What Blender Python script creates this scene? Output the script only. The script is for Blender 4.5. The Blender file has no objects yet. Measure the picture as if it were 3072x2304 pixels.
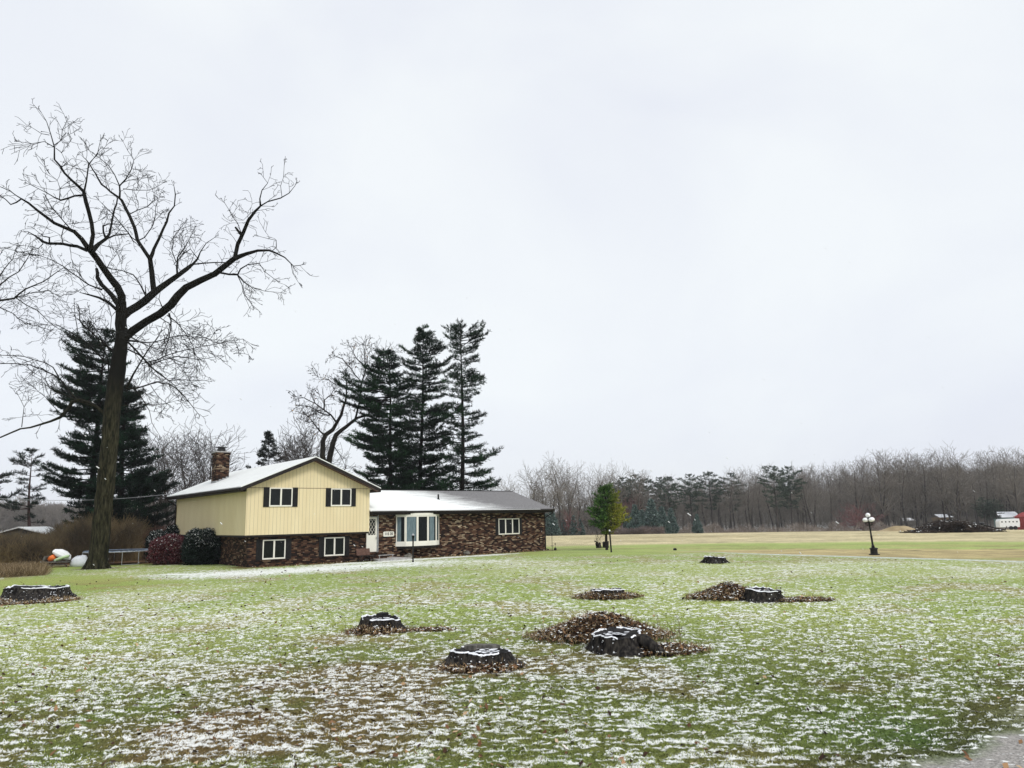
import bpy, bmesh, math, random
import numpy as np
from mathutils import Matrix, Vector
R = math.radians
rng = np.random.default_rng(11)
random.seed(7)
SC = bpy.context.scene
COL = SC.collection

# ------------------------------------------------------------------ camera
F, PITCH, ROLL, HC = 2200.0, 0.1813, 0.021, 2.2      # focal length in photo pixels (3072 wide)
CAMM = Matrix.Rotation(math.pi/2 + PITCH, 4, 'X') @ Matrix.Rotation(-ROLL, 4, 'Z')
cam = bpy.data.cameras.new('camera'); camo = bpy.data.objects.new('camera', cam); COL.objects.link(camo)
cam.sensor_width = 36; cam.lens = 36*F/3072; cam.clip_end = 3000; cam.clip_start = .1
camo.matrix_world = Matrix.Translation((0, 0, HC)) @ CAMM
SC.camera = camo

# ------------------------------------------------------------------ sky, sun, exposure
SUN_EL, SUN_AZ = 46, 140
w = bpy.data.worlds.new('World'); SC.world = w; w.use_nodes = True
nt = w.node_tree; nt.nodes.clear()
def N(tree, t, **kw):
    n = tree.nodes.new(t)
    for k, v in kw.items(): setattr(n, k, v)
    return n
out = N(nt, 'ShaderNodeOutputWorld'); bg = N(nt, 'ShaderNodeBackground'); bg.inputs[1].default_value = .12
sky = N(nt, 'ShaderNodeTexSky', sky_type='NISHITA', sun_disc=False); sky.sun_elevation = R(SUN_EL); sky.sun_rotation = R(SUN_AZ)
tc = N(nt, 'ShaderNodeTexCoord')
nz = N(nt, 'ShaderNodeTexNoise'); nz.inputs['Scale'].default_value = 1.7; nz.inputs['Detail'].default_value = 4; nz.inputs['Roughness'].default_value = .5; nz.inputs['Distortion'].default_value = .5
mp = N(nt, 'ShaderNodeMapping'); mp.inputs['Scale'].default_value = (1, 1, 1.8)
rp = N(nt, 'ShaderNodeValToRGB'); e = rp.color_ramp.elements
e[0].position = .36; e[0].color = (5.40, 5.60, 6.15, 1); e[1].position = .66; e[1].color = (6.15, 6.38, 6.55, 1)
m = N(nt, 'ShaderNodeMix', data_type='RGBA'); m.inputs[0].default_value = .94
L = nt.links.new
L(tc.outputs['Generated'], mp.inputs[0]); L(mp.outputs[0], nz.inputs['Vector']); L(nz.outputs['Fac'], rp.inputs[0])
L(sky.outputs[0], m.inputs[6]); L(rp.outputs[0], m.inputs[7]); L(m.outputs[2], bg.inputs[0]); L(bg.outputs[0], out.inputs[0])
sl = bpy.data.lights.new('sun', 'SUN'); sl.energy = 1.5; sl.angle = R(18); sl.color = (1, .965, .92)
so = bpy.data.objects.new('sun', sl); COL.objects.link(so)
so.rotation_euler = (R(90-SUN_EL), 0, R(180-SUN_AZ)); so.location = (0, 0, 60)
vs = SC.view_settings; vs.view_transform = 'Standard'; vs.look = 'None'; vs.gamma = 1; vs.exposure = 0.36; vs.use_curve_mapping = False

# ------------------------------------------------------------------ pixel -> world helpers (photo pixels)
def ray(px, py):
    v = CAMM.to_3x3() @ Vector(((px-1536)/F, -(py-1152)/F, -1)); return v
def gnd(px, py, z=0.0):
    v = ray(px, py); t = (z-HC)/v.z; return Vector((v.x*t, v.y*t, z))
def at(px, py, Y):
    v = ray(px, py); t = Y/v.y; return Vector((v.x*t, Y, HC+v.z*t))
def hor(px): return 1555.3 - .021*(px-1536)
def dirx(px, r):
    "point on the ground circle of radius r in the direction of photo column px"
    v = ray(px, hor(px)); k = r/math.hypot(v.x, v.y); x, y = v.x*k, v.y*k
    return Vector((x, y, float(macro(np.array(x), np.array(y)))))

# ------------------------------------------------------------------ numpy noise
_perm = rng.permutation(4096); _val = rng.random(4096)
def vnoise(x, y, seed=0):
    xi = np.floor(x).astype(np.int64); yi = np.floor(y).astype(np.int64); fx = x-xi; fy = y-yi
    fx = fx*fx*(3-2*fx); fy = fy*fy*(3-2*fy)
    h = lambda a, b: _val[(_perm[(a+seed*131) & 4095] + b*57 + seed*17) & 4095]
    return (h(xi, yi)*(1-fx)+h(xi+1, yi)*fx)*(1-fy) + (h(xi, yi+1)*(1-fx)+h(xi+1, yi+1)*fx)*fy
def fbm(x, y, oct=4, seed=0):
    s = 0; a = .5; t = 0
    for i in range(oct):
        c, d = math.cos(i*1.3), math.sin(i*1.3)
        s = s + a*vnoise((x*c-y*d)*2**i+i*7.3, (x*d+y*c)*2**i+i*3.1, seed+i); t += a; a *= .5
    return s/t
def sst(a, b, x):
    t = np.clip((x-a)/(b-a), 0, 1); return t*t*(3-2*t)
def macro(x, y):
    r = np.hypot(x, y)
    return -2.45*sst(70, 215, r) + 3.2*sst(215, 330, r) + 6*sst(330, 800, r)

# ------------------------------------------------------------------ object helpers
def tag(o, label=None, cat=None, group=None, kind=None):
    if label: o['label'] = label
    if cat: o['category'] = cat
    if group: o['group'] = group
    if kind: o['kind'] = kind
    return o
def empty(name, loc=(0, 0, 0), rz=0, label=None, cat=None, group=None):
    o = bpy.data.objects.new(name, None); o.location = loc; o.rotation_euler = (0, 0, rz); o.empty_display_size = .2
    COL.objects.link(o); return tag(o, label, cat, group)
def mobj(name, verts, faces, mat, parent=None, smooth=False, uvs=None, mats=None, midx=None):
    me = bpy.data.meshes.new(name)
    verts = np.asarray(verts, dtype=np.float32)
    if isinstance(faces, np.ndarray):
        n, k = faces.shape
        me.vertices.add(len(verts)); me.vertices.foreach_set('co', verts.ravel())
        me.loops.add(n*k); me.loops.foreach_set('vertex_index', faces.astype(np.int32).ravel())
        me.polygons.add(n); me.polygons.foreach_set('loop_start', np.arange(0, n*k, k, dtype=np.int32))
        me.polygons.foreach_set('loop_total', np.full(n, k, dtype=np.int32)); me.update(calc_edges=True)
    else:
        me.from_pydata([tuple(map(float, v)) for v in verts], [], faces); me.update()
    if smooth: me.polygons.foreach_set('use_smooth', np.ones(len(me.polygons), dtype=bool))
    for mm in (mats or [mat]): me.materials.append(mm)
    if midx is not None: me.polygons.foreach_set('material_index', np.asarray(midx, dtype=np.int32))
    o = bpy.data.objects.new(name, me); COL.objects.link(o)
    if parent: o.parent = parent
    return o
class MB:
    "collects boxes, prisms, tubes and lathes into one mesh"
    def __init__(s): s.v = []; s.f = []
    def add(s, v, f):
        b = len(s.v); s.v += [tuple(p) for p in v]; s.f += [tuple(i+b for i in q) for q in f]; return s
    def box(s, a, b, M=None):
        x0, y0, z0 = a; x1, y1, z1 = b
        v = [Vector(p) for p in ((x0,y0,z0),(x1,y0,z0),(x1,y1,z0),(x0,y1,z0),(x0,y0,z1),(x1,y0,z1),(x1,y1,z1),(x0,y1,z1))]
        if M: v = [M @ p for p in v]
        return s.add(v, [(0,3,2,1),(4,5,6,7),(0,1,5,4),(1,2,6,5),(2,3,7,6),(3,0,4,7)])
    def prism(s, poly, d):
        "poly: 3D points of a planar polygon; d: extrusion vector"
        n = len(poly); d = Vector(d); v = [Vector(p) for p in poly] + [Vector(p)+d for p in poly]
        return s.add(v, [tuple(range(n))[::-1], tuple(range(n, 2*n))] + [(i, (i+1) % n, n+(i+1) % n, n+i) for i in range(n)])
    def tube(s, pts, rad, n=8, cap=True):
        pts = [Vector(p) for p in pts]; rad = rad if hasattr(rad, '__len__') else [rad]*len(pts)
        b = len(s.v); up = None
        for i, p in enumerate(pts):
            t = (pts[min(i+1, len(pts)-1)]-pts[max(i-1, 0)]).normalized()
            if up is None: up = Vector((0, 0, 1)) if abs(t.z) < .9 else Vector((1, 0, 0))
            a = t.cross(up).normalized(); c = a.cross(t).normalized(); up = c
            for k in range(n):
                q = 2*math.pi*k/n; s.v.append(tuple(p + (a*math.cos(q)+c*math.sin(q))*rad[i]))
        for i in range(len(pts)-1):
            for k in range(n):
                s.f.append((b+i*n+k, b+i*n+(k+1) % n, b+(i+1)*n+(k+1) % n, b+(i+1)*n+k))
        if cap: s.f += [tuple(b+k for k in range(n)), tuple(b+(len(pts)-1)*n+k for k in range(n))[::-1]]
        return s
    def lathe(s, prof, c=(0, 0, 0), n=16, sq=False):
        b = len(s.v)
        for r, z in prof:
            for k in range(n):
                q = 2*math.pi*(k+.5)/n; s.v.append((c[0]+r*math.cos(q), c[1]+r*math.sin(q), c[2]+z))
        for i in range(len(prof)-1):
            for k in range(n): s.f.append((b+i*n+k, b+i*n+(k+1) % n, b+(i+1)*n+(k+1) % n, b+(i+1)*n+k))
        s.f += [tuple(b+k for k in range(n))[::-1], tuple(b+(len(prof)-1)*n+k for k in range(n))]
        return s
    def build(s, name, mat, parent=None, smooth=False, bevel=0):
        o = mobj(name, s.v, s.f, mat, parent, smooth)
        if bevel:
            md = o.modifiers.new('bevel', 'BEVEL'); md.width = bevel; md.segments = 2; md.limit_method = 'ANGLE'
        return o
def segtubes(S, n=3):
    "S: (N,8) array of segments p0,p1,r0,r1 -> verts, faces of thin prisms"
    S = np.asarray(S, dtype=np.float64); p0, p1, r0, r1 = S[:, :3], S[:, 3:6], S[:, 6], S[:, 7]
    t = p1-p0; t /= np.linalg.norm(t, axis=1, keepdims=True)+1e-9
    up = np.tile([.31, .17, .93], (len(S), 1)); up[np.abs(t@np.array([.31, .17, .93])) > .9] = (1, 0, 0)
    a = np.cross(t, up); a /= np.linalg.norm(a, axis=1, keepdims=True); c = np.cross(a, t)
    V = np.zeros((len(S), 2*n, 3))
    for k in range(n):
        q = 2*math.pi*k/n; d = a*math.cos(q)+c*math.sin(q)
        V[:, k] = p0+d*r0[:, None]; V[:, n+k] = p1+d*r1[:, None]
    base = (np.arange(len(S))*2*n)[:, None]
    fs = [base+np.array([[k, (k+1) % n, n+(k+1) % n, n+k]]) for k in range(n)]
    return V.reshape(-1, 3), np.concatenate(fs)
def copy_thing(o, loc, rz=0, sc=(1, 1, 1), label=None):
    c = o.copy(); COL.objects.link(c); c.location = loc; c.rotation_euler = (0, 0, rz); c.scale = sc
    if label: c['label'] = label
    for ch in list(o.children):
        d = ch.copy(); COL.objects.link(d); d.parent = c
    return c

# ------------------------------------------------------------------ materials
def mat(name, col=(.5, .5, .5), rough=.8, metal=0, spec=.3, emit=None):
    m = bpy.data.materials.new(name); m.use_nodes = True; b = m.node_tree.nodes['Principled BSDF']
    b.inputs['Base Color'].default_value = (*col, 1); b.inputs['Roughness'].default_value = rough
    b.inputs['Metallic'].default_value = metal; b.inputs['Specular IOR Level'].default_value = spec
    if emit: b.inputs['Emission Color'].default_value = (*emit[:3], 1); b.inputs['Emission Strength'].default_value = emit[3]
    return m
def P(m): return m.node_tree.nodes['Principled BSDF']
def ramp(t, stops, interp='LINEAR'):
    r = N(t, 'ShaderNodeValToRGB'); r.color_ramp.interpolation = interp; el = r.color_ramp.elements
    while len(el) > 1: el.remove(el[-1])
    el[0].position = stops[0][0]; el[0].color = (*stops[0][1], 1)
    for p, c in stops[1:]:
        k = el.new(p); k.color = (*c, 1)
    return r
def noise(t, scale, detail=4, rough=.55, vec=None, sc3=None, coord='Object', dist=0):
    n = N(t, 'ShaderNodeTexNoise'); n.inputs['Scale'].default_value = scale; n.inputs['Detail'].default_value = detail
    n.inputs['Roughness'].default_value = rough; n.inputs['Distortion'].default_value = dist
    if vec is None:
        c = N(t, 'ShaderNodeTexCoord'); vec = c.outputs[coord]
    if sc3:
        mp = N(t, 'ShaderNodeMapping'); mp.inputs['Scale'].default_value = sc3; t.links.new(vec, mp.inputs[0]); vec = mp.outputs[0]
    t.links.new(vec, n.inputs['Vector']); return n
def math_(t, op, a, b=None, clamp=False):
    n = N(t, 'ShaderNodeMath', operation=op, use_clamp=clamp)
    for i, x in enumerate((a, b)):
        if x is None: continue
        if isinstance(x, (int, float)): n.inputs[i].default_value = x
        else: t.links.new(x, n.inputs[i])
    return n.outputs[0]
def mix(t, fac, a, b, blend='MIX'):
    n = N(t, 'ShaderNodeMix', data_type='RGBA', blend_type=blend)
    for i, x in ((0, fac), (6, a), (7, b)):
        if isinstance(x, (int, float)): n.inputs[i].default_value = x
        elif isinstance(x, tuple): n.inputs[i].default_value = (*x, 1)
        else: t.links.new(x, n.inputs[i])
    return n.outputs[2]
def noisy(name, c1, c2, scale=5, rough=.8, lo=.35, hi=.65, sc3=None, bump=0, detail=5, spec=.25, mid=None):
    m = mat(name, c1, rough, spec=spec); t = m.node_tree
    n = noise(t, scale, detail, sc3=sc3)
    st = [(lo, c1)] + ([((lo+hi)/2, mid)] if mid else []) + [(hi, c2)]
    r = ramp(t, st); t.links.new(n.outputs[0], r.inputs[0]); t.links.new(r.outputs[0], P(m).inputs['Base Color'])
    if bump:
        b = N(t, 'ShaderNodeBump'); b.inputs['Strength'].default_value = bump; b.inputs['Distance'].default_value = .02
        t.links.new(n.outputs[0], b.inputs['Height']); t.links.new(b.outputs[0], P(m).inputs['Normal'])
    return m
def island(name, stops, rough=.7, nscale=0, n2=None, spec=.2):
    "colour by island, each needle / leaf its own tone, plus a soft clump noise"
    m = mat(name, stops[0][1], rough, spec=spec); t = m.node_tree
    g = N(t, 'ShaderNodeNewGeometry'); v = g.outputs['Random Per Island']
    if nscale:
        n = noise(t, nscale, 2); v = math_(t, 'ADD', math_(t, 'MULTIPLY', v, .5), math_(t, 'SUBTRACT', math_(t, 'MULTIPLY', n.outputs[0], 1.6), .55), True)
    r = ramp(t, stops); t.links.new(v, r.inputs[0]); t.links.new(r.outputs[0], P(m).inputs['Base Color'])
    return m
SNOW = (.83, .85, .83)
M = {}
M['snow'] = noisy('snow', (.80, .82, .86), (.88, .90, .93), 8, .6, bump=.3)
M['dark_trim'] = noisy('dark_brown_trim', (.010, .007, .006), (.018, .013, .011), 3, .55)
M['white_paint'] = noisy('white_paint', (.74, .72, .64), (.80, .78, .70), 2, .5)
M['shutter'] = noisy('black_shutter_paint', (.006, .006, .007), (.012, .011, .011), 6, .6)
M['black_metal'] = noisy('black_metal', (.006, .006, .006), (.014, .013, .012), 20, .45)
M['grey_metal'] = noisy('galvanised_metal', (.25, .26, .27), (.42, .43, .44), 12, .45)
M['flue'] = noisy('dark_flue', (.02, .02, .022), (.05, .05, .05), 9, .5)
g = mat('window_glass', (.006, .008, .009), .08, spec=.22); M['glass'] = g
M['curtain'] = noisy('pale_curtain', (.07, .11, .13), (.20, .26, .28), 9, .9, sc3=(6, 6, .3))
M['bark'] = noisy('oak_bark', (.006, .0055, .005), (.030, .026, .018), 7, .95, .3, .75, sc3=(1, 1, .25), bump=.6)
M['twig'] = noisy('dark_twig', (.008, .008, .008), (.018, .016, .014), 4, .9)
def trunk_mat():
    m = mat('lichen_bark', (.05, .05, .03), .95, spec=.1); t = m.node_tree
    a = noise(t, 9, 6, .65, sc3=(1.2, 1.2, .22)); b = noise(t, .8, 3)
    r = ramp(t, [(.38, (.006, .006, .004)), (.52, (.030, .029, .015)), (.70, (.066, .058, .036))]); t.links.new(a.outputs[0], r.inputs[0])
    c = N(t, 'ShaderNodeTexCoord'); s = N(t, 'ShaderNodeSeparateXYZ'); t.links.new(c.outputs['Object'], s.inputs[0])
    h = N(t, 'ShaderNodeMapRange'); t.links.new(s.outputs['Z'], h.inputs[0]); h.inputs[1].default_value = 7; h.inputs[2].default_value = 11
    f = math_(t, 'ADD', h.outputs[0], math_(t, 'MULTIPLY', math_(t, 'SUBTRACT', b.outputs[0], .5), .9), True)
    col = mix(t, f, r.outputs[0], (.008, .0075, .006)); t.links.new(col, P(m).inputs['Base Color'])
    bp = N(t, 'ShaderNodeBump'); bp.inputs['Strength'].default_value = .9; bp.inputs['Distance'].default_value = .05
    t.links.new(a.outputs[0], bp.inputs['Height']); t.links.new(bp.outputs[0], P(m).inputs['Normal']); return m
M['trunk'] = trunk_mat()
M['needle'] = island('pine_needles', [(0, (.002, .004, .003)), (.4, (.004, .012, .007)), (.72, (.010, .038, .014)), (1, (.035, .095, .03))], nscale=.45)
M['needle_dark'] = island('dark_pine_needles', [(0, (.002, .004, .003)), (.5, (.005, .016, .009)), (.8, (.009, .035, .016)), (1, (.022, .07, .03))], nscale=.6)
M['needle_red'] = island('red_pine_needles', [(0, (.006, .010, .008)), (.6, (.016, .026, .020)), (1, (.03, .045, .03))])
M['pinebark'] = noisy('pine_bark', (.006, .005, .005), (.022, .017, .014), 6, .95)
M['redbark'] = noisy('red_pine_bark', (.03, .02, .018), (.09, .055, .05), 6, .95)
def siding():
    m = mat('cream_plywood_siding', (.62, .52, .27), .75, spec=.2); t = m.node_tree
    c = N(t, 'ShaderNodeTexCoord'); s = N(t, 'ShaderNodeSeparateXYZ'); t.links.new(c.outputs['Object'], s.inputs[0])
    u = math_(t, 'ADD', s.outputs['X'], s.outputs['Y'])
    n = noise(t, 1.2, 5, .6, sc3=(1, 1, .25)); n2 = noise(t, 26, 4, .7, sc3=(1, 1, .05))
    base = ramp(t, [(.3, (.71, .60, .37)), (.7, (.80, .70, .455))]); t.links.new(n.outputs[0], base.inputs[0])
    col = mix(t, math_(t, 'MULTIPLY', n2.outputs[0], .25), base.outputs[0], (.45, .34, .17))
    fr = math_(t, 'FRACT', math_(t, 'MULTIPLY', u, 1/.2032*1.0))
    gv = math_(t, 'LESS_THAN', fr, .085)
    vis = math_(t, 'MULTIPLY', gv, math_(t, 'ADD', .25, math_(t, 'MULTIPLY', n.outputs[0], .5)))
    col = mix(t, vis, col, (.16, .12, .07)); t.links.new(col, P(m).inputs['Base Color']); return m
M['siding'] = siding()
def brick(name, blond=.5, dark=1.0):
    m = mat(name, (.1, .06, .04), .9, spec=.15); t = m.node_tree
    c = N(t, 'ShaderNodeTexCoord'); s = N(t, 'ShaderNodeSeparateXYZ'); t.links.new(c.outputs['Object'], s.inputs[0])
    cb = N(t, 'ShaderNodeCombineXYZ'); t.links.new(math_(t, 'ADD', s.outputs['X'], s.outputs['Y']), cb.inputs[0]); t.links.new(s.outputs['Z'], cb.inputs[1])
    b = N(t, 'ShaderNodeTexBrick'); t.links.new(cb.outputs[0], b.inputs[0])
    b.inputs['Color1'].default_value = (0, 0, 0, 1); b.inputs['Color2'].default_value = (1, 1, 1, 1); b.inputs['Mortar'].default_value = (0, 0, 0, 1)
    b.inputs['Scale'].default_value = 1; b.inputs['Brick Width'].default_value = .215; b.inputs['Row Height'].default_value = .075; b.inputs['Mortar Size'].default_value = .008
    n = noise(t, 1.1, 3, .6, vec=cb.outputs[0], sc3=(1, 2.2, 1)); n2 = noise(t, 5, 2, .6, vec=cb.outputs[0], sc3=(1, 2.5, 1))
    v = math_(t, 'ADD', math_(t, 'MULTIPLY', b.outputs['Color'], .92), math_(t, 'MULTIPLY', n.outputs[0], .26)); v = math_(t, 'ADD', v, math_(t, 'MULTIPLY', n2.outputs[0], .10))
    v = math_(t, 'SUBTRACT', v, .14+.1*(1-blond))
    D = dark
    r = ramp(t, [(.18, (.008*D, .005*D, .005*D)), (.34, (.045*D, .020*D, .013*D)), (.52, (.090*D, .044*D, .027*D)), (.70, (.15*D, .085*D, .052*D)), (.86, (.28*D, .21*D, .14*D)), (.98, (.60*D, .50*D, .35*D))])
    t.links.new(v, r.inputs[0])
    col = mix(t, b.outputs['Fac'], r.outputs[0], (.035, .024, .018)); t.links.new(col, P(m).inputs['Base Color']); return m
M['brick'] = brick('blond_flecked_brick', .62, .9)
M['brick_low'] = brick('dark_red_brick', -.35, .8)
M['brick_chim'] = brick('chimney_brick', .25, .8)
def roof(name, split):
    m = mat(name, (.1, .1, .1), .9, spec=.1); t = m.node_tree
    c = N(t, 'ShaderNodeTexCoord'); s = N(t, 'ShaderNodeSeparateXYZ'); t.links.new(c.outputs['Object'], s.inputs[0])
    n = noise(t, 22, 6, .75, sc3=(.5, 1, 1)); big = noise(t, .5, 4, .6); st = noise(t, 3, 4, .6, sc3=(.25, 2.2, 1))
    sh = ramp(t, [(.3, (.09, .088, .09)), (.7, (.30, .295, .295))]); t.links.new(n.outputs[0], sh.inputs[0])
    if split is None: f = math_(t, 'ADD', math_(t, 'MULTIPLY', st.outputs[0], .6), .62, True)
    else:
        # snow melted off towards the east end of the roof
        q = math_(t, 'SUBTRACT', split, s.outputs['X']); q = math_(t, 'ADD', q, math_(t, 'MULTIPLY', s.outputs['Y'], -.75))
        q = math_(t, 'MULTIPLY', q, .30); q = math_(t, 'ADD', q, math_(t, 'MULTIPLY', math_(t, 'SUBTRACT', st.outputs[0], .5), 1.6))
        q = math_(t, 'ADD', q, math_(t, 'MULTIPLY', math_(t, 'SUBTRACT', n.outputs[0], .5), 1.0))
        f = math_(t, 'ADD', math_(t, 'MULTIPLY', q, .9), .38, True)
    col = mix(t, f, sh.outputs[0], SNOW); t.links.new(col, P(m).inputs['Base Color']); return m
M['roof_snow'] = roof('snowy_shingles', None); M['roof_wing'] = roof('half_thawed_shingles', 16.4)
M['stump_bark'] = noisy('stump_bark', (.006, .005, .005), (.075, .066, .055), 16, .95, .42, .8, sc3=(1, 1, .3), bump=.8)
M['stump_top'] = noisy('rotten_cut_wood', (.005, .005, .005), (.025, .023, .022), 9, .8, sc3=(1, 1, 1), bump=.5)
M['grey_wood'] = noisy('weathered_wood', (.05, .048, .042), (.16, .15, .135), 9, .9, sc3=(1, 6, 1))
M['leaf'] = island('fallen_leaves', [(0, (.010, .005, .003)), (.35, (.05, .024, .012)), (.65, (.14, .068, .030)), (.85, (.34, .20, .10)), (.95, (.5, .36, .22)), (1, (.8, .78, .76))])
M['earth'] = noisy('dark_earth', (.012, .008, .006), (.055, .032, .018), 12, .95, bump=.8)
M['drygrass'] = island('dry_grass', [(0, (.05, .032, .018)), (.5, (.20, .14, .07)), (1, (.46, .36, .22))])
M['snowtip'] = mat('snow_dust', SNOW, .7)
M['globe'] = mat('white_glass_globe', (.86, .86, .86), .25, spec=.5)
M['plastic_white'] = noisy('white_plastic', (.75, .76, .76), (.84, .85, .85), 4, .5)
M['plastic_orange'] = mat('orange_plastic', (.75, .18, .04), .5)
M['plastic_green'] = mat('pale_green_plastic', (.50, .66, .40), .5)
M['blue_pad'] = noisy('blue_pad', (.07, .10, .16), (.25, .30, .36), 6, .7)
M['red_paint'] = noisy('faded_red_paint', (.22, .03, .03), (.34, .06, .05), 3, .8)
M['rock'] = noisy('grey_rock', (.05, .048, .04), (.20, .19, .16), 7, .9, bump=.6)
M['black_text'] = mat('black_digits', (.01, .01, .01), .6)
M['brown_wood'] = noisy('brown_stained_wood', (.07, .035, .025), (.15, .085, .065), 8, .8, sc3=(1, 1, 5))
M['step'] = noisy('concrete_step', (.30, .29, .28), (.45, .44, .43), 9, .9)
# ------------------------------------------------------------------ ground
HX, HY, YAW = -13.94, 38.60, .6811            # house frame: origin = front left corner of the cream storey
HU = np.array([math.cos(YAW), math.sin(YAW)]); HV = np.array([-math.sin(YAW), math.cos(YAW)])
def hloc(u, v, z=0): return Vector((HX+HU[0]*u+HV[0]*v, HY+HU[1]*u+HV[1]*v, z))
STUMPS = [  # photo x, photo y of the foot, diameter, height
    (60, 1806, 1.75, .38), (1133, 1898, .76, .25), (1438, 2006, .88, .20), (1862, 1962, .80, .28),
    (1826, 1795, .90, .20), (2306, 1806, .84, .27), (2151, 1690, .92, .27)]
SP = [gnd(a, b)+Vector((0, d*.42, 0)) for a, b, d, h in STUMPS]
OAK = gnd(290, 1706)
MOUNDS = [(1800, 1915, 1.12, .75, .46), (1985, 1955, .65, .35, .10), (1823, 1792, .80, .55, .16), (2190, 1795, .98, .6, .36), (2410, 1803, .7, .3, .06),
          (1125, 1898, .52, .36, .12), (1290, 1893, .45, .2, .03), (1436, 2006, .56, .38, .05), (40, 1806, 1.6, .8, .10)]
MP = [(gnd(a, b), rx, ry, h) for a, b, rx, ry, h in MOUNDS]
# path: centre line from photo
PATH = [gnd(1960, 1650), gnd(2272, 1662), gnd(2660, 1673), gnd(3072, 1685), gnd(3600, 1702)]
def seg_dist(x, y, pts):
    d = np.full(x.shape, 1e9)
    for a, b in zip(pts[:-1], pts[1:]):
        dx, dy = b.x-a.x, b.y-a.y; t = np.clip(((x-a.x)*dx+(y-a.y)*dy)/(dx*dx+dy*dy), 0, 1)
        d = np.minimum(d, np.hypot(x-a.x-t*dx, y-a.y-t*dy))
    return d
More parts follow.
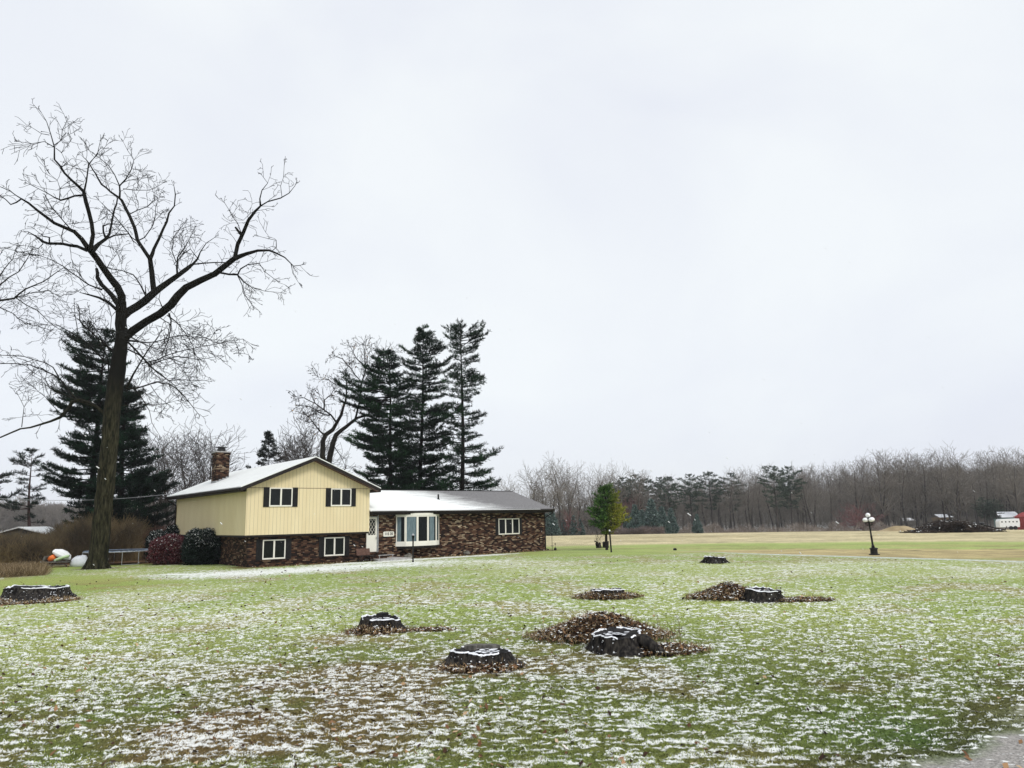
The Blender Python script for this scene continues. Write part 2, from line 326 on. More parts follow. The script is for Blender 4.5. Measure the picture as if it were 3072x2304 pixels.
# gravel roadside: below the line through these two points
G0, G1 = gnd(2650, 2330), gnd(3100, 2085)
def zones(x, y):
    r = np.hypot(x, y); n = x.size
    big = fbm(x*.16+3, y*.16+9, 4, 3); med = fbm(x*.6, y*.6, 4, 8); fine = fbm(x*2.2, y*2.2, 3, 12)
    col = np.zeros((n, 3)); col[:] = (.25, .31, .085)
    # tone of the turf
    g2 = np.array([.32, .36, .11]); br = np.array([.26, .19, .085]); dk = np.array([.06, .20, .05])
    left = sst(5, -6, x)*sst(22, 9, r)
    k = np.clip(sst(.50, .66, med)*.5 + left*sst(.30, .58, .5*med+.5*fine)*.6, 0, 1)[:, None]; col = col*(1-k)+br*k
    k = (sst(.45, .7, big)*.6)[:, None]; col = col*(1-k)+g2*k
    k = (sst(2.2, 4.5, x)*sst(10.5, 8.2, r)*.7)[:, None]; col = col*(1-k)+dk*k
    # snow cover
    snow = .315 + .08*(big-.5)*2 + .16*(med-.5) + .08*(fine-.5)
    snow += .04*sst(16, 7, r) + .05*sst(14, 20, r) - .08*sst(1, 4, x)*sst(15, 8, r)
    for q, a_, b_ in ((gnd(150, 1753), 1.5, .5), (gnd(545, 1723), 1.3, .4)):
        snow += .38*sst(1, .5, np.hypot((x-q.x)/a_, (y-q.y)/b_)+.5*(fine-.5))
    # band of snow between the oak and the house front
    hu = (x-HX)*HU[0]+(y-HY)*HU[1]; hv = (x-HX)*HV[0]+(y-HY)*HV[1]
    band = np.exp(-((hv+4.2+.08*hu)/2.6)**2)*sst(-9, -3, hu)*sst(15, 4, hu); snow += .30*band
    band2 = np.exp(-((hv+1.6)/.55)**2)*sst(2, 6, hu)*sst(24, 20, hu); snow += .32*band2
    snow -= .55*np.exp(-((x+19.5)/4.5)**2-((y-30)/3.2)**2)*1.0
    # right field, beyond the path
    pd = seg_dist(x, y, PATH)
    beyond = sst(0, .6, (y - np.interp(x, [p.x for p in PATH], [p.y for p in PATH]))) * sst(PATH[0].x-4, PATH[0].x+4, x)
    rr = r + 3*(fbm(x*.05, y*.05, 3, 21)-.5)*2 + 1.6*(fbm(x*.4, y*.9, 3, 23)-.5)*2
    side = sst(-2, 4, x); fieldm = np.maximum(beyond*sst(36.5, 38.5, rr), side*sst(43, 47, rr))
    st = fbm(x*.06, rr*.5, 4, 31); st2 = fbm(x*.25, rr*1.1, 3, 44)
    tan = np.array([.46, .40, .24])*(0.45+.75*st2+.5*(fbm(x*.9, rr*2.2, 3, 46)-.5)+.25)[:, None]; gr = np.array([.31, .38, .12])*(0.75+.5*st2)[:, None]; bw = np.array([.40, .33, .165])*(.45+.75*st2+.8*(fbm(x*.9, rr*2.2, 3, 47)-.5)+.1)[:, None]
    fc = bw*(1-sst(47, 49, rr))[:, None]+gr*sst(47, 49, rr)[:, None]
    edge = sst(.42, .6, st)[:, None]*(sst(47, 49, rr)*(1-sst(52, 57, rr)))[:, None]; fc = fc*(1-edge*.5)+bw*edge*.5
    lf = (1-sst(7, 13, x)*(1-.9*sst(20, 24, x)*sst(39.5, 38, rr)))[:, None]*(1-sst(47, 49, rr))[:, None]; fc = fc*(1-lf)+gr*lf*.95
    k = sst(57, 62, rr)[:, None]; fc = fc*(1-k)+tan*k
    k = (sst(72, 78, rr)*(1-sst(84, 95, rr))*.45*sst(.35, .6, st))[:, None]; fc = fc*(1-k)+bw*.8*k
    k = (sst(165, 190, r)*.75)[:, None]; fc = fc*(1-k)+np.array([.16, .115, .08])*k
    col = col*(1-fieldm[:, None])+fc*fieldm[:, None]
    snow = snow*(1-fieldm)+fieldm*(.02+.10*sst(.5, .7, st2))
    # forest floor: thin snow over brown litter
    k = sst(196, 206, r)*sst(-5, 10, x); col = col*(1-k[:, None])+np.array([.13, .095, .08])*k[:, None]; snow = snow*(1-k)+.62*k
    # behind the oak and the house: rough brown ground
    lb = sst(-10, -14, x)*sst(43, 46, y); col = col*(1-lb[:, None])+(np.array([.17, .10, .055])*(.5+st2)[:, None])*lb[:, None]
    snow = snow*(1-lb)+lb*(.18+.45*sst(.45, .6, st2)*sst(50, 56, y))
    bk = sst(6, 12, hv)*(1-lb)*sst(60, 40, x)*(1-fieldm); snow = snow*(1-.4*bk)
    # path and gravel
    pk = sst(.50, .38, pd)*sst(PATH[0].x, PATH[0].x+6, x); col = col*(1-pk[:, None])+np.array([.40, .44, .36])*pk[:, None]; snow = snow*(1-pk)+.42*pk
    gd = ((x-G0.x)*(G1.y-G0.y)-(y-G0.y)*(G1.x-G0.x))/math.hypot(G1.x-G0.x, G1.y-G0.y)
    gd = gd + .5*(fbm(x*1.5, y*1.5, 4, 51)-.5)*2
    gk = sst(-.05, .45, gd); ek = np.exp(-((gd+.1)/.35)**2)*(r < 20)
    col = col*(1-.6*ek[:, None])+np.array([.13, .10, .05])*.6*ek[:, None]
    col = col*(1-gk[:, None])+np.array([.30, .285, .265])*gk[:, None]; snow = snow*(1-gk)+gk*(.10+.25*sst(.5, .7, fine))
    # bare ring round the stumps and along the house wall
    for p in SP:
        d = np.hypot(x-p.x, y-p.y); k = sst(.95, .45, d)*.6; col = col*(1-k[:, None])+np.array([.08, .05, .025])*k[:, None]
    for p, rx, ry, h in MP:
        d = np.hypot((x-p.x)/rx, (y-p.y)/ry); k = sst(1.3, .5, d)*.5; col = col*(1-k[:, None])+np.array([.10, .055, .03])*k[:, None]; snow = snow-.12*sst(1.2, .8, d)
    k = sst(1.1, .4, -hv)*sst(-1.2, -.2, -hv+.6)*sst(-1, 0, hu)*sst(22.5, 21, hu)*.8
    col = col*(1-k[:, None])+np.array([.10, .055, .035])*k[:, None]; snow = snow*(1-.6*k)
    d = np.hypot(x-OAK.x, y-OAK.y); k = sst(1.5, .7, d)*.6; col = col*(1-k[:, None])+np.array([.08, .06, .03])*k[:, None]
    rough = (1-fieldm)*(1-gk)*(1-pk); return col, np.clip(snow, 0, 1), rough, gk
def clump(x, y):
    n1 = fbm(x*3.0, y*10.5, 2, 61); n2 = fbm(x*6.2, y*20, 2, 66)
    r1 = np.clip(1-np.abs(2*n1-1)*2.6, 0, 1); r2 = np.clip(1-np.abs(2*n2-1)*2.6, 0, 1)
    return .5+1.1*(.55*r1+.45*r2-.45), fbm(x*11, y*30, 2, 71)
def crest(c1, c2, snow): return (c1-.5)*1.25+(c2-.5)*1.9+(snow-.5)*1.8-.02
def relief(x, y, rough, gk, r):
    c1, c2 = clump(x, y); c3 = fbm(x*1.2, y*1.2, 2, 81)
    z = rough*(.050*(c1-.5)+.034*(c2-.5)+.05*(c3-.5)) + gk*.012*(c2-.5)
    z = z*np.clip(1.1-r/60, 0, 1)
    return z, c1, c2
th_f = np.linspace(R(-43), R(43), 1350); th_c = np.linspace(R(43), R(317), 80)[1:-1]
th = np.concatenate([th_f, th_c])
rs = np.concatenate([[.3, 1.5, 3, 4.5], np.geomspace(5.6, 48, 760), np.geomspace(48, 900, 130)[1:]])
RR, TT = np.meshgrid(rs, th, indexing='ij'); X = (RR*np.sin(TT)).ravel(); Y = (RR*np.cos(TT)).ravel(); RRf = RR.ravel()
gcol, gsnow, grough, ggk = zones(X, Y)
gz, c1, c2 = relief(X, Y, grough, ggk, RRf)
Z = macro(X, Y) + gz
nr, nth = len(rs), len(th)
i0 = (np.arange(nr-1)[:, None]*nth + np.arange(nth)[None, :]); i1 = (np.arange(nr-1)[:, None]*nth + (np.arange(nth)+1)[None, :] % nth)
faces = np.stack([i0, i0+nth, i1+nth, i1], -1).reshape(-1, 4)
def ground_mat():
    m = mat('snow_dusted_turf', (.1, .15, .05), .9, spec=.1); t = m.node_tree
    ac = N(t, 'ShaderNodeAttribute', attribute_name='zone'); asn = N(t, 'ShaderNodeAttribute', attribute_name='cover')
    n1 = noise(t, 14, 5, .7); n2 = noise(t, 55, 4, .7); n3 = noise(t, 3.5, 4, .6)
    g = N(t, 'ShaderNodeNewGeometry'); s = N(t, 'ShaderNodeSeparateXYZ'); t.links.new(g.outputs['Normal'], s.inputs[0])
    k = math_(t, 'ADD', math_(t, 'MULTIPLY', n1.outputs[0], .9), math_(t, 'MULTIPLY', n2.outputs[0], .9))
    k = math_(t, 'SUBTRACT', k, .90)
    k = math_(t, 'ADD', k, math_(t, 'MULTIPLY', math_(t, 'SUBTRACT', n3.outputs[0], .5), .5))
    k = math_(t, 'ADD', k, math_(t, 'MULTIPLY', math_(t, 'SUBTRACT', s.outputs['Z'], .96), 1.5))
    k = math_(t, 'ADD', k, asn.outputs['Fac'])
    f = math_(t, 'MULTIPLY', k, 2.3); f = math_(t, 'ADD', f, .42, True)
    f = math_(t, 'MULTIPLY', f, .88)
    n4 = noise(t, 24, 3, .7); v = math_(t, 'ADD', math_(t, 'MULTIPLY', math_(t, 'ADD', n2.outputs[0], n4.outputs[0]), 2.2), -1.2); v = math_(t, 'MAXIMUM', v, .12)
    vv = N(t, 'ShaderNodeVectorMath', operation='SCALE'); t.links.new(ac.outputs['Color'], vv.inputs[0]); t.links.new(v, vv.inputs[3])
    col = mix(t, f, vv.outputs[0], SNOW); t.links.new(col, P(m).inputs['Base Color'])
    b = N(t, 'ShaderNodeBump'); b.inputs['Strength'].default_value = .7; b.inputs['Distance'].default_value = .03
    t.links.new(n1.outputs[0], b.inputs['Height']); t.links.new(b.outputs[0], P(m).inputs['Normal'])
    return m
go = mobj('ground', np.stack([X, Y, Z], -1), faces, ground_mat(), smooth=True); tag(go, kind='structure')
def put_attr(o, name, col=None, val=None):
    if col is not None:
        a = o.data.color_attributes.new(name, 'FLOAT_COLOR', 'POINT'); a.data.foreach_set('color', np.concatenate([col, np.ones((len(col), 1))], 1).astype(np.float32).ravel())
    else:
        a = o.data.attributes.new(name, 'FLOAT', 'POINT'); a.data.foreach_set('value', val.astype(np.float32))
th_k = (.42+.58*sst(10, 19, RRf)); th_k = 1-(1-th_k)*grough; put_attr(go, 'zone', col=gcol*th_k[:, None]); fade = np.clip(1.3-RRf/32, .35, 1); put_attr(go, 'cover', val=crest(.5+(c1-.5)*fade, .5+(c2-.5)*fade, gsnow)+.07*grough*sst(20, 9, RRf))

# grass blades on the lawn, one stuff object (short mown turf, snow caught on some blades)
def blades(nb, r0, r1, th0, th1, hmin, hmax, wd, seed):
    g = np.random.default_rng(seed)
    u = g.random(nb); r = np.exp(np.log(r0)+u*(np.log(r1/r0))); t = R(th0)+g.random(nb)*R(th1-th0)
    x = r*np.sin(t); y = r*np.cos(t)
    col, sn, ro, gk = zones(x, y); cl, c2_ = clump(x, y)
    keep = (g.random(nb) < np.clip((cl-.20)*1.6, .25, 1)*sst(25, 13, r)) & (ro > .6)
    x, y, r, col, sn, ro, gk, cl = (a[keep] for a in (x, y, r, col, sn, ro, gk, cl)); c2_ = c2_[keep]; n = len(x)
    z, _, _ = relief(x, y, ro, gk, r); z = z+macro(x, y)
    h = (hmin+(hmax-hmin)*g.random(n))*(.6+.8*cl); az = g.random(n)*6.283; ln = .35+.6*g.random(n)
    w_ = wd*(.6+.8*g.random(n))*(1+r/14)
    b = np.stack([x, y, z-.008], -1); a2 = g.random(n)*6.283; s = np.stack([np.cos(a2), np.sin(a2), 0*a2], -1)*w_[:, None]
    tip = b+np.stack([np.cos(az)*ln*h, np.sin(az)*ln*h, h], -1)
    V = np.stack([b-s, b+s, tip], 1).reshape(-1, 3); Fc = np.arange(n*3).reshape(-1, 3)
    white = g.random(n) < np.clip(crest(cl, c2_, sn)*1.8+.06, .01, .50)
    c = col*(.35+1.1*g.random(n))[:, None]; c[white] = (lambda q: np.array(SNOW)*q+c[white]*1.6*(1-q))((.6+.4*g.random(white.sum()))[:, None])
    C3 = np.repeat(c, 3, 0); return V, Fc, C3
Va, Fa, Ca = blades(800000, 6.3, 24, -37, 37, .008, .024, .0046, 5)
def blade_mat():
    m = mat('turf_blades', (.1, .15, .05), .8, spec=.1); t = m.node_tree
    a = N(t, 'ShaderNodeAttribute', attribute_name='zone'); t.links.new(a.outputs['Color'], P(m).inputs['Base Color']); return m
gr = mobj('grass', Va, Fa, blade_mat()); put_attr(gr, 'zone', col=Ca)
tag(gr, 'short frosted lawn grass dusted with snow across the front yard', 'grass', kind='stuff')

# leaves scattered over the lawn
def leafverts(c, size, g, flat=.35):
    n = len(c); a = g.random(n)*6.283; up = g.normal(0, flat, (n, 2))
    d = np.stack([np.cos(a), np.sin(a), up[:, 0]], -1)*size[:, None]; e = np.stack([-np.sin(a), np.cos(a), up[:, 1]], -1)*size[:, None]*.62
    V = np.stack([c-d, c-e*.9+d*.1, c+d, c+e*.9-d*.1], 1).reshape(-1, 3); return V, np.arange(n*4).reshape(-1, 4)
g = np.random.default_rng(3); n = 2600
r = np.exp(np.log(6.5)+g.random(n)*np.log(38/6.5)); t = R(-36)+g.random(n)*R(72)
x = r*np.sin(t); y = r*np.cos(t); keep = g.random(n) < np.where(x < 1, 1, .35); x, y, r = x[keep], y[keep], r[keep]
c_, s_, ro, gk = zones(x, y); z, _, _ = relief(x, y, ro, gk, r)
V, Fc = leafverts(np.stack([x, y, z+.015], -1), .018+.022*g.random(len(x))+r*.0006, g, .5)
lo = mobj('fallen_leaves', V, Fc, M['leaf']); tag(lo, 'dark curled dead leaves scattered thinly over the whole snowy lawn', 'leaves', kind='stuff')

# ------------------------------------------------------------------ house
hs = empty('split_level_house', (HX, HY, 0), YAW, 'cream and brick split level house with snowy roof and brick chimney', 'house')
W_, D_, UE, VW = 7.09, 13.10, 20.95, .39
ZB, ZS, ZW = 1.62, 4.07, 4.13
SL = .417; ZR = 5.80; OV = .48; EO = .50         # upper roof: ridge height, rake overhang, eave overhang
def zroof(u): return ZR-SL*abs(u-W_/2)
# upper storey walls (gable shaped prism), lower brick storey inset
mb = MB(); ap = zroof(W_/2)-.20
mb.prism([(0, 0, ZB), (W_, 0, ZB), (W_, 0, zroof(W_)-.20), (W_/2, 0, ap), (0, 0, zroof(0)-.20)], (0, D_, 0)); mb.build('siding_wall', M['siding'], hs)
mb = MB(); zc = zroof(0)-.24; mb.prism([(-.02, -.02, ZB), (.09, -.02, ZB), (.09, 0, ZB), (0, 0, ZB), (0, .09, ZB), (-.02, .09, ZB)], (0, 0, zc-ZB)); mb.build('corner_board', M['siding'], hs)
MB().box((-.02, D_-.09, ZB), (0, D_+.02, zc)).build('corner_board', M['siding'], hs); MB().box((W_-.09, -.02, ZB), (W_+.02, 0, zc)).build('corner_board', M['siding'], hs)
MB().box((.09, -.008, ZS-.012), (W_-.09, 0, ZS+.012)).build('seam_flashing', M['brown_wood'], hs)
MB().box((.28, .28, -.5), (W_-.05, D_-.3, ZB)).build('brick_wall', M['brick_low'], hs)
MB().box((-.01, -.01, ZB-.10), (W_+.01, D_, ZB-.002)).build('overhang_soffit', M['dark_trim'], hs)
# soldier course under the lower windows is part of the brick; upper roof as two thick slabs
mb = MB(); V0, V1 = -OV, D_+.6
for s in (-1, 1):
    ue = W_/2+s*(W_/2+EO); ze = zroof(ue)
    mb.prism([(W_/2, V0, ZR), (ue, V0, ze), (ue, V0, ze-.05), (W_/2, V0, ZR-.05)], (0, V1-V0, 0))
mb.build('roof', M['roof_snow'], hs)
mb = MB()
for s in (-1, 1):
    ue = W_/2+s*(W_/2+EO); ze = zroof(ue)
    for v in (V0, V1-.03):
        mb.prism([(W_/2, v, ZR-.052), (ue, v, ze-.052), (ue, v, ze-.25), (W_/2, v, ZR-.25)], (0, .035, 0))
    mb.box((ue-.015, V0+.036, ze-.25), (ue+.02, V1-.031, ze-.055))
mb.build('fascia', M['dark_trim'], hs)
mb = MB()
for s in (-1, 1):
    ue = W_/2+s*(W_/2+EO); ze = zroof(ue)
    mb.prism([(W_/2, V0+.04, ZR-.20), (ue-s*.02, V0+.04, ze-.20), (ue-s*.02, V0+.04, ze-.215), (W_/2, V0+.04, ZR-.215)], (0, OV-.05, 0))
mb.build('rake_soffit', M['brown_wood'], hs)
mb = MB(); ze = zroof(-EO); mb.prism([(-EO-.14, V0, ze-.06), (-EO-.14, V0, ze-.15), (-EO-.10, V0, ze-.19), (-EO-.017, V0, ze-.19), (-EO-.017, V0, ze-.16), (-EO-.09, V0, ze-.16), (-EO-.12, V0, ze-.06)], (0, V1-V0, 0)); mb.build('gutter', M['dark_trim'], hs)
MB().box((-EO, .0, ze-.235), (0, D_, ze-.215)).build('eave_soffit', M['dark_trim'], hs)
MB().tube([(-EO-.06, D_+.1, ze-.17), (-EO-.06, D_+.1, ze-.3), (-.07, D_-.02, ze-.62), (-.07, D_-.05, ze-.8), (-.07, D_-.05, ZB-.2), (-.07, D_-.05, .1)], .05, 6).build('downspout', M['dark_trim'], hs)
# snow lies along the edge of the rake as a thin bright line
def window(cx, z0, z1, w, v, n=2, parent=hs, fr=.06, sh=.33, shz=None, outdir=-1, name='window', curt=False):
    "window in a wall plane v facing -v, centre cx"
    x0, x1 = cx-w/2, cx+w/2; f = MB(); d0, d1 = v-.055, v+.02
    f.box((x0, d0, z0), (x1, d1, z0+fr*1.25)); f.box((x0, d0, z1-fr), (x1, d1, z1)); f.box((x0, d0+.001, z0+fr*1.25), (x0+fr, d1, z1-fr)); f.box((x1-fr, d0+.001, z0+fr*1.25), (x1, d1, z1-fr))
    for k in range(1, n):
        xm = x0+w*k/n; f.box((xm-fr*.75, d0+.002, z0+fr*1.25), (xm+fr*.75, d1, z1-fr))
    wo = f.build(name, M['white_paint'], parent, bevel=.006)
    for k in range(n):
        a = x0+w*k/n+(fr if k == 0 else fr*.75); b = x0+w*(k+1)/n-(fr if k == n-1 else fr*.75)
        MB().box((a, v-.02, z0+fr*1.25), (b, v-.012, z1-fr)).build('pane', M['glass'], wo)
    if sh:
        a, b = shz or (z0-.02, z1+.02)
        for s in (-1, 1):
            xx = x0-sh if s < 0 else x1; q = MB(); q.box((xx, v-.03, a), (xx+sh, v-.001, b))
            for j in range(int((b-a-.16)/.06)): zz = a+.08+j*.06; q.box((xx+.05, v-.042, zz), (xx+sh-.05, v-.031, zz+.034))
            q.build('shutter', M['shutter'], wo)
    return wo
window(1.815, 3.08, 4.08, 1.27, 0, name='window', sh=.31)
window(5.31, 3.08, 4.07, 1.24, 0, sh=.30)
window(1.65, .34, 1.36, 1.24, .28, sh=.33)
window(5.10, .35, 1.37, 1.22, .28, sh=.31)
for cx, w_ in ((1.65, 1.4), (5.10, 1.35)):
    q = MB(); n_ = 17
    for k in range(n_): q.box((cx-w_/2+k*w_/n_, .235, .20), (cx-w_/2+(k+.8)*w_/n_, .279, .33))
    q.build('brick_sill', M['brick_low'], hs)
# wing
WB = 8.2; ZWW = 2.68; RV, RZ = 4.29, 4.20; EV, EZ = -.12, 2.83; BV, BZ = 8.7, 2.83; RU = 21.25
MB().prism([(W_+.001, VW, -.6), (W_+.001, WB, -.6), (W_+.001, WB, ZWW), (W_+.001, RV, 4.0), (W_+.001, VW, ZWW)], (UE-W_, 0, 0)).build('wing_wall', M['brick'], hs)
mb = MB()
mb.prism([(W_+.03, EV, EZ), (W_+.03, RV, RZ), (W_+.03, RV, RZ-.06), (W_+.03, EV, EZ-.06)], (RU-W_-.03, 0, 0))
mb.prism([(W_+.03, RV+.001, RZ), (W_+.03, BV, BZ), (W_+.03, BV, BZ-.06), (W_+.03, RV+.001, RZ-.06)], (RU-W_-.03, 0, 0))
mb.build('wing_roof', M['roof_wing'], hs)
MB().box((W_+.05, RV-.09, RZ-.01), (RU-.02, RV+.09, RZ+.025)).build('ridge_cap', M['flue'], hs)
mb = MB(); mb.box((W_+.03, EV-.02, EZ-.27), (RU, EV+.005, EZ-.065)); mb.box((W_+.03, EV+.006, EZ-.26), (RU, VW, EZ-.235))
mb.prism([(RU+.001, EV, EZ-.062), (RU+.001, RV, RZ-.062), (RU+.001, RV, RZ-.25), (RU+.001, EV, EZ-.25)], (.03, 0, 0)); mb.build('fascia', M['dark_trim'], hs)
MB().prism([(W_+.05, EV-.15, EZ-.05), (W_+.05, EV-.15, EZ-.13), (W_+.05, EV-.11, EZ-.17), (W_+.05, EV-.021, EZ-.17), (W_+.05, EV-.021, EZ-.15), (W_+.05, EV-.10, EZ-.15), (W_+.05, EV-.135, EZ-.05)], (RU-W_+.05, 0, 0)).build('gutter', M['dark_trim'], hs)
MB().tube([(9.5, EV-.145, EZ-.045), (20.0, EV-.145, EZ-.045)], .014, 5).build('snow_edge', M['snow'], hs)
MB().tube([(RU-.05, EV-.08, EZ-.17), (RU-.05, EV-.05, EZ-.3), (UE+.06, VW+.06, EZ-.62), (UE+.06, VW+.06, .1), (UE+.2, VW-.1, .03)], .045, 6).build('downspout', M['dark_trim'], hs)
MB().box((UE-.06, VW-.02, -.1), (UE+.02, VW-.001, ZWW-.13)).build('corner_board', M['dark_trim'], hs)
q = MB(); q.lathe([(.16, 0), (.09, .10), (.06, .13), (.055, .40), (.04, .40)], (13.3, 2.2, 3.46), 10); q.build('vent_pipe', M['black_metal'], hs)
q = MB(); q.prism([(W_+.011, VW-.42, 2.81), (W_+.011, VW+1.0, 3.30), (W_+.011, VW+1.0, 3.16), (W_+.011, VW-.42, 2.66)], (.022, 0, 0)); q.build('step_flashing', M['flue'], hs)
# chimney
ch = MB(); c0, c1_, d0, d1 = 1.12, 1.92, 8.95, 9.85
ch.box((c0, d0, 3.5), (c1_, d1, 6.55)); ch.box((c0-.035, d0-.035, 6.551), (c1_+.035, d1+.035, 6.70)); cho = ch.build('chimney', M['brick_chim'], hs)
MB().box((c0-.05, d0-.05, 6.702), (c1_+.05, d1+.05, 6.77)).build('chimney_crown', M['step'], cho)
q = MB(); q.box((c0+.2, d0+.25, 6.771), (c1_-.2, d1-.25, 6.98)); q.box((c0+.12, d0+.15, 7.03), (c1_-.12, d1-.15, 7.075)); q.box((c0+.24, d0+.3, 6.98), (c1_-.24, d1-.3, 7.03)); q.build('flue_cap', M['flue'], cho)
q = MB()
for k in range(4): a = c0-.02+k*.21; q.box((a, d0-.02, 4.6), (a+.205, d0-.001, 4.92+.417*(a-c0)))
q.box((c0-.02, d0, 4.6), (c0-.001, d1, 4.90)); q.build('chimney_flashing', M['grey_metal'], cho)
# front door with diamond lattice, storm frame, step
dr = MB(); X0, X1, DZ0, DZ1 = 7.13, 7.80, .46, 2.44; v = VW
dr.box((X0, v-.05, DZ0), (X1, v-.002, 1.42)); dr.box((X0, v-.05, 1.42), (X0+.09, v-.002, DZ1)); dr.box((X1-.09, v-.05, 1.42), (X1, v-.002, DZ1)); dr.box((X0+.09, v-.05, 2.34), (X1-.09, v-.002, DZ1))
do = dr.build('door', M['white_paint'], hs, bevel=.008)
MB().box((X0+.09, v-.02, 1.42), (X1-.09, v-.01, 2.34)).build('door_glass', M['glass'], do)
q = MB(); a0, a1, b0, b1 = X0+.09, X1-.09, 1.42, 2.34
def clipline(xc, s):
    pts = []
    for k in range(200):
        z = b0+(b1-b0)*k/199; xx = xc+s*(z-b0)*.62
        if a0 <= xx <= a1: pts.append((xx, z))
    return pts
for s in (-1, 1):
    for j in range(-4, 9):
        p = clipline(a0+j*.19, s)
        if len(p) > 3: q.tube([(p[0][0], v-.035, p[0][1]), (p[-1][0], v-.035, p[-1][1])], .011, 4)
q.build('lattice', M['white_paint'], do)
MB().tube([(X1-.07, v-.06, 1.30), (X1-.07, v-.11, 1.30), (X1-.07, v-.11, 1.18), (X1-.07, v-.06, 1.18)], .012, 5).build('handle', M['black_metal'], do)
q = MB(); q.box((X1+.002, v-.07, DZ0-.03), (X1+.035, v-.003, DZ1+.06)); q.box((X1+.07, v-.04, DZ0-.05), (X1+.12, v-.003, DZ1+.15)); q.box((X0-.05, v-.07, DZ1+.012), (X1+.0, v-.003, DZ1+.05)); q.build('door_frame', M['grey_metal'], hs)
MB().box((7.0, -1.25, -.3), (9.2, .385, .10)).build('porch_slab', M['step'], hs)
q = MB(); q.box((X0-.2, -.45, .101), (X1+.25, .38, .30)); q.box((X0-.1, -.15, .301), (X1+.2, .379, .44)); q.build('porch_step', M['brick_low'], hs)
# house number plaque
plq = MB(); pp = []
nx, nz_, pw, ph, rr_ = 8.60, 1.445, .355, .145, .07
for cx, cz, a in ((nx+pw-rr_, nz_+ph-rr_, 0), (nx-pw+rr_, nz_+ph-rr_, 90), (nx-pw+rr_, nz_-ph+rr_, 180), (nx+pw-rr_, nz_-ph+rr_, 270)):
    for k in range(5): t_ = R(a+k*22.5); pp.append((cx+rr_*math.cos(t_), v-.03, cz+rr_*math.sin(t_)))
plo = plq.prism(pp, (0, .028, 0)).build('number_plaque', M['white_paint'], hs)
def text_mesh(body, size, matl, parent, loc, rot, name, sx=1, bold=.0):
    cu = bpy.data.curves.new('t', 'FONT'); cu.body = body; cu.size = size; cu.extrude = .004; cu.align_x = 'CENTER'; cu.align_y = 'CENTER'; cu.offset = bold
    to = bpy.data.objects.new('t', cu); COL.objects.link(to); dg = bpy.context.evaluated_depsgraph_get(); dg.update()
    me = bpy.data.meshes.new_from_object(to.evaluated_get(dg)); bpy.data.objects.remove(to); me.materials.clear(); me.materials.append(matl)
    o = bpy.data.objects.new(name, me); COL.objects.link(o); o.parent = parent; o.location = loc; o.rotation_euler = rot; o.scale = (sx, 1, 1); return o
text_mesh('115 35', .215, M['black_text'], plo, (nx, v-.036, nz_+.005), (R(90), 0, 0), 'digits', .95, .006)
# bow window: five angled sashes
bx0, bx1, bz0, bz1 = 9.12, 12.14, .92, 2.62
prf = [(bx0, VW), (9.52, -.02), (10.23, -.20), (10.97, -.20), (11.68, -.02), (bx1, VW)]
def slab(z0, z1, grow, name, mt, par):
    pts = [(x-(.04 if i == 0 else -.04 if i == 5 else 0)*grow, y-(.05*grow if 0 < i < 5 else 0), z0) for i, (x, y) in enumerate(prf)]
    return MB().prism(pts, (0, 0, z1-z0)).build(name, mt, par)
bw = empty('bow_window', (0, 0, 0)); bw.parent = hs
slab(bz0-.22, bz0, 1, 'sill', M['white_paint'], bw); slab(bz1-.14, bz1+.02, 1, 'head', M['white_paint'], bw)
slab(bz0-.36, bz0-.221, -.6, 'apron', M['dark_trim'], bw)
for i in range(5):
    a = Vector((*prf[i], 0)); b = Vector((*prf[i+1], 0)); d = (b-a).normalized(); ln = (b-a).length; nn = Vector((d.y, -d.x, 0))
    T = Matrix(((d.x, nn.x, 0, a.x), (d.y, nn.y, 0, a.y), (0, 0, 1, 0), (0, 0, 0, 1)))
    f = MB(); fw = .06
    f.box((0, -.03, bz0), (fw, .03, bz1-.14), T); f.box((ln-fw, -.03, bz0), (ln, .03, bz1-.14), T); f.box((fw, -.029, bz0), (ln-fw, .029, bz0+.06), T); f.box((fw, -.029, bz1-.20), (ln-fw, .029, bz1-.141), T)
    so_ = f.build('sash', M['white_paint'], bw)
    MB().box((fw, -.008, bz0+.06), (ln-fw, .0, bz1-.2), T).build('pane', M['glass'], so_)
# drapes seen through the sashes hang just behind the glass
for (i, s0, s1) in ((0, .0, .55), (1, .0, .95), (3, .1, .8), (4, .0, .3)):
    a = Vector((*prf[i], 0)); b = Vector((*prf[i+1], 0)); d = (b-a).normalized(); ln = (b-a).length; nn = Vector((d.y, -d.x, 0))
    pts = []; K = 24
    for k in range(K+1):
        s = .075+(ln-.15)*(s0+(s1-s0)*k/K); p = a+d*s+nn*(.012+.006*math.sin(k*1.9)); pts.append(p)
    vv_ = [(p.x, p.y, z) for z in (bz0+.062, bz1-.202) for p in pts]; K += 1
    mobj('curtain', vv_, [(k, k+1, K+k+1, K+k) for k in range(K-1)], M['curtain'], bw)
# three-light window near the far end
window(17.72, 1.16, 2.20, 1.78, VW, n=3, sh=.24, fr=.055)

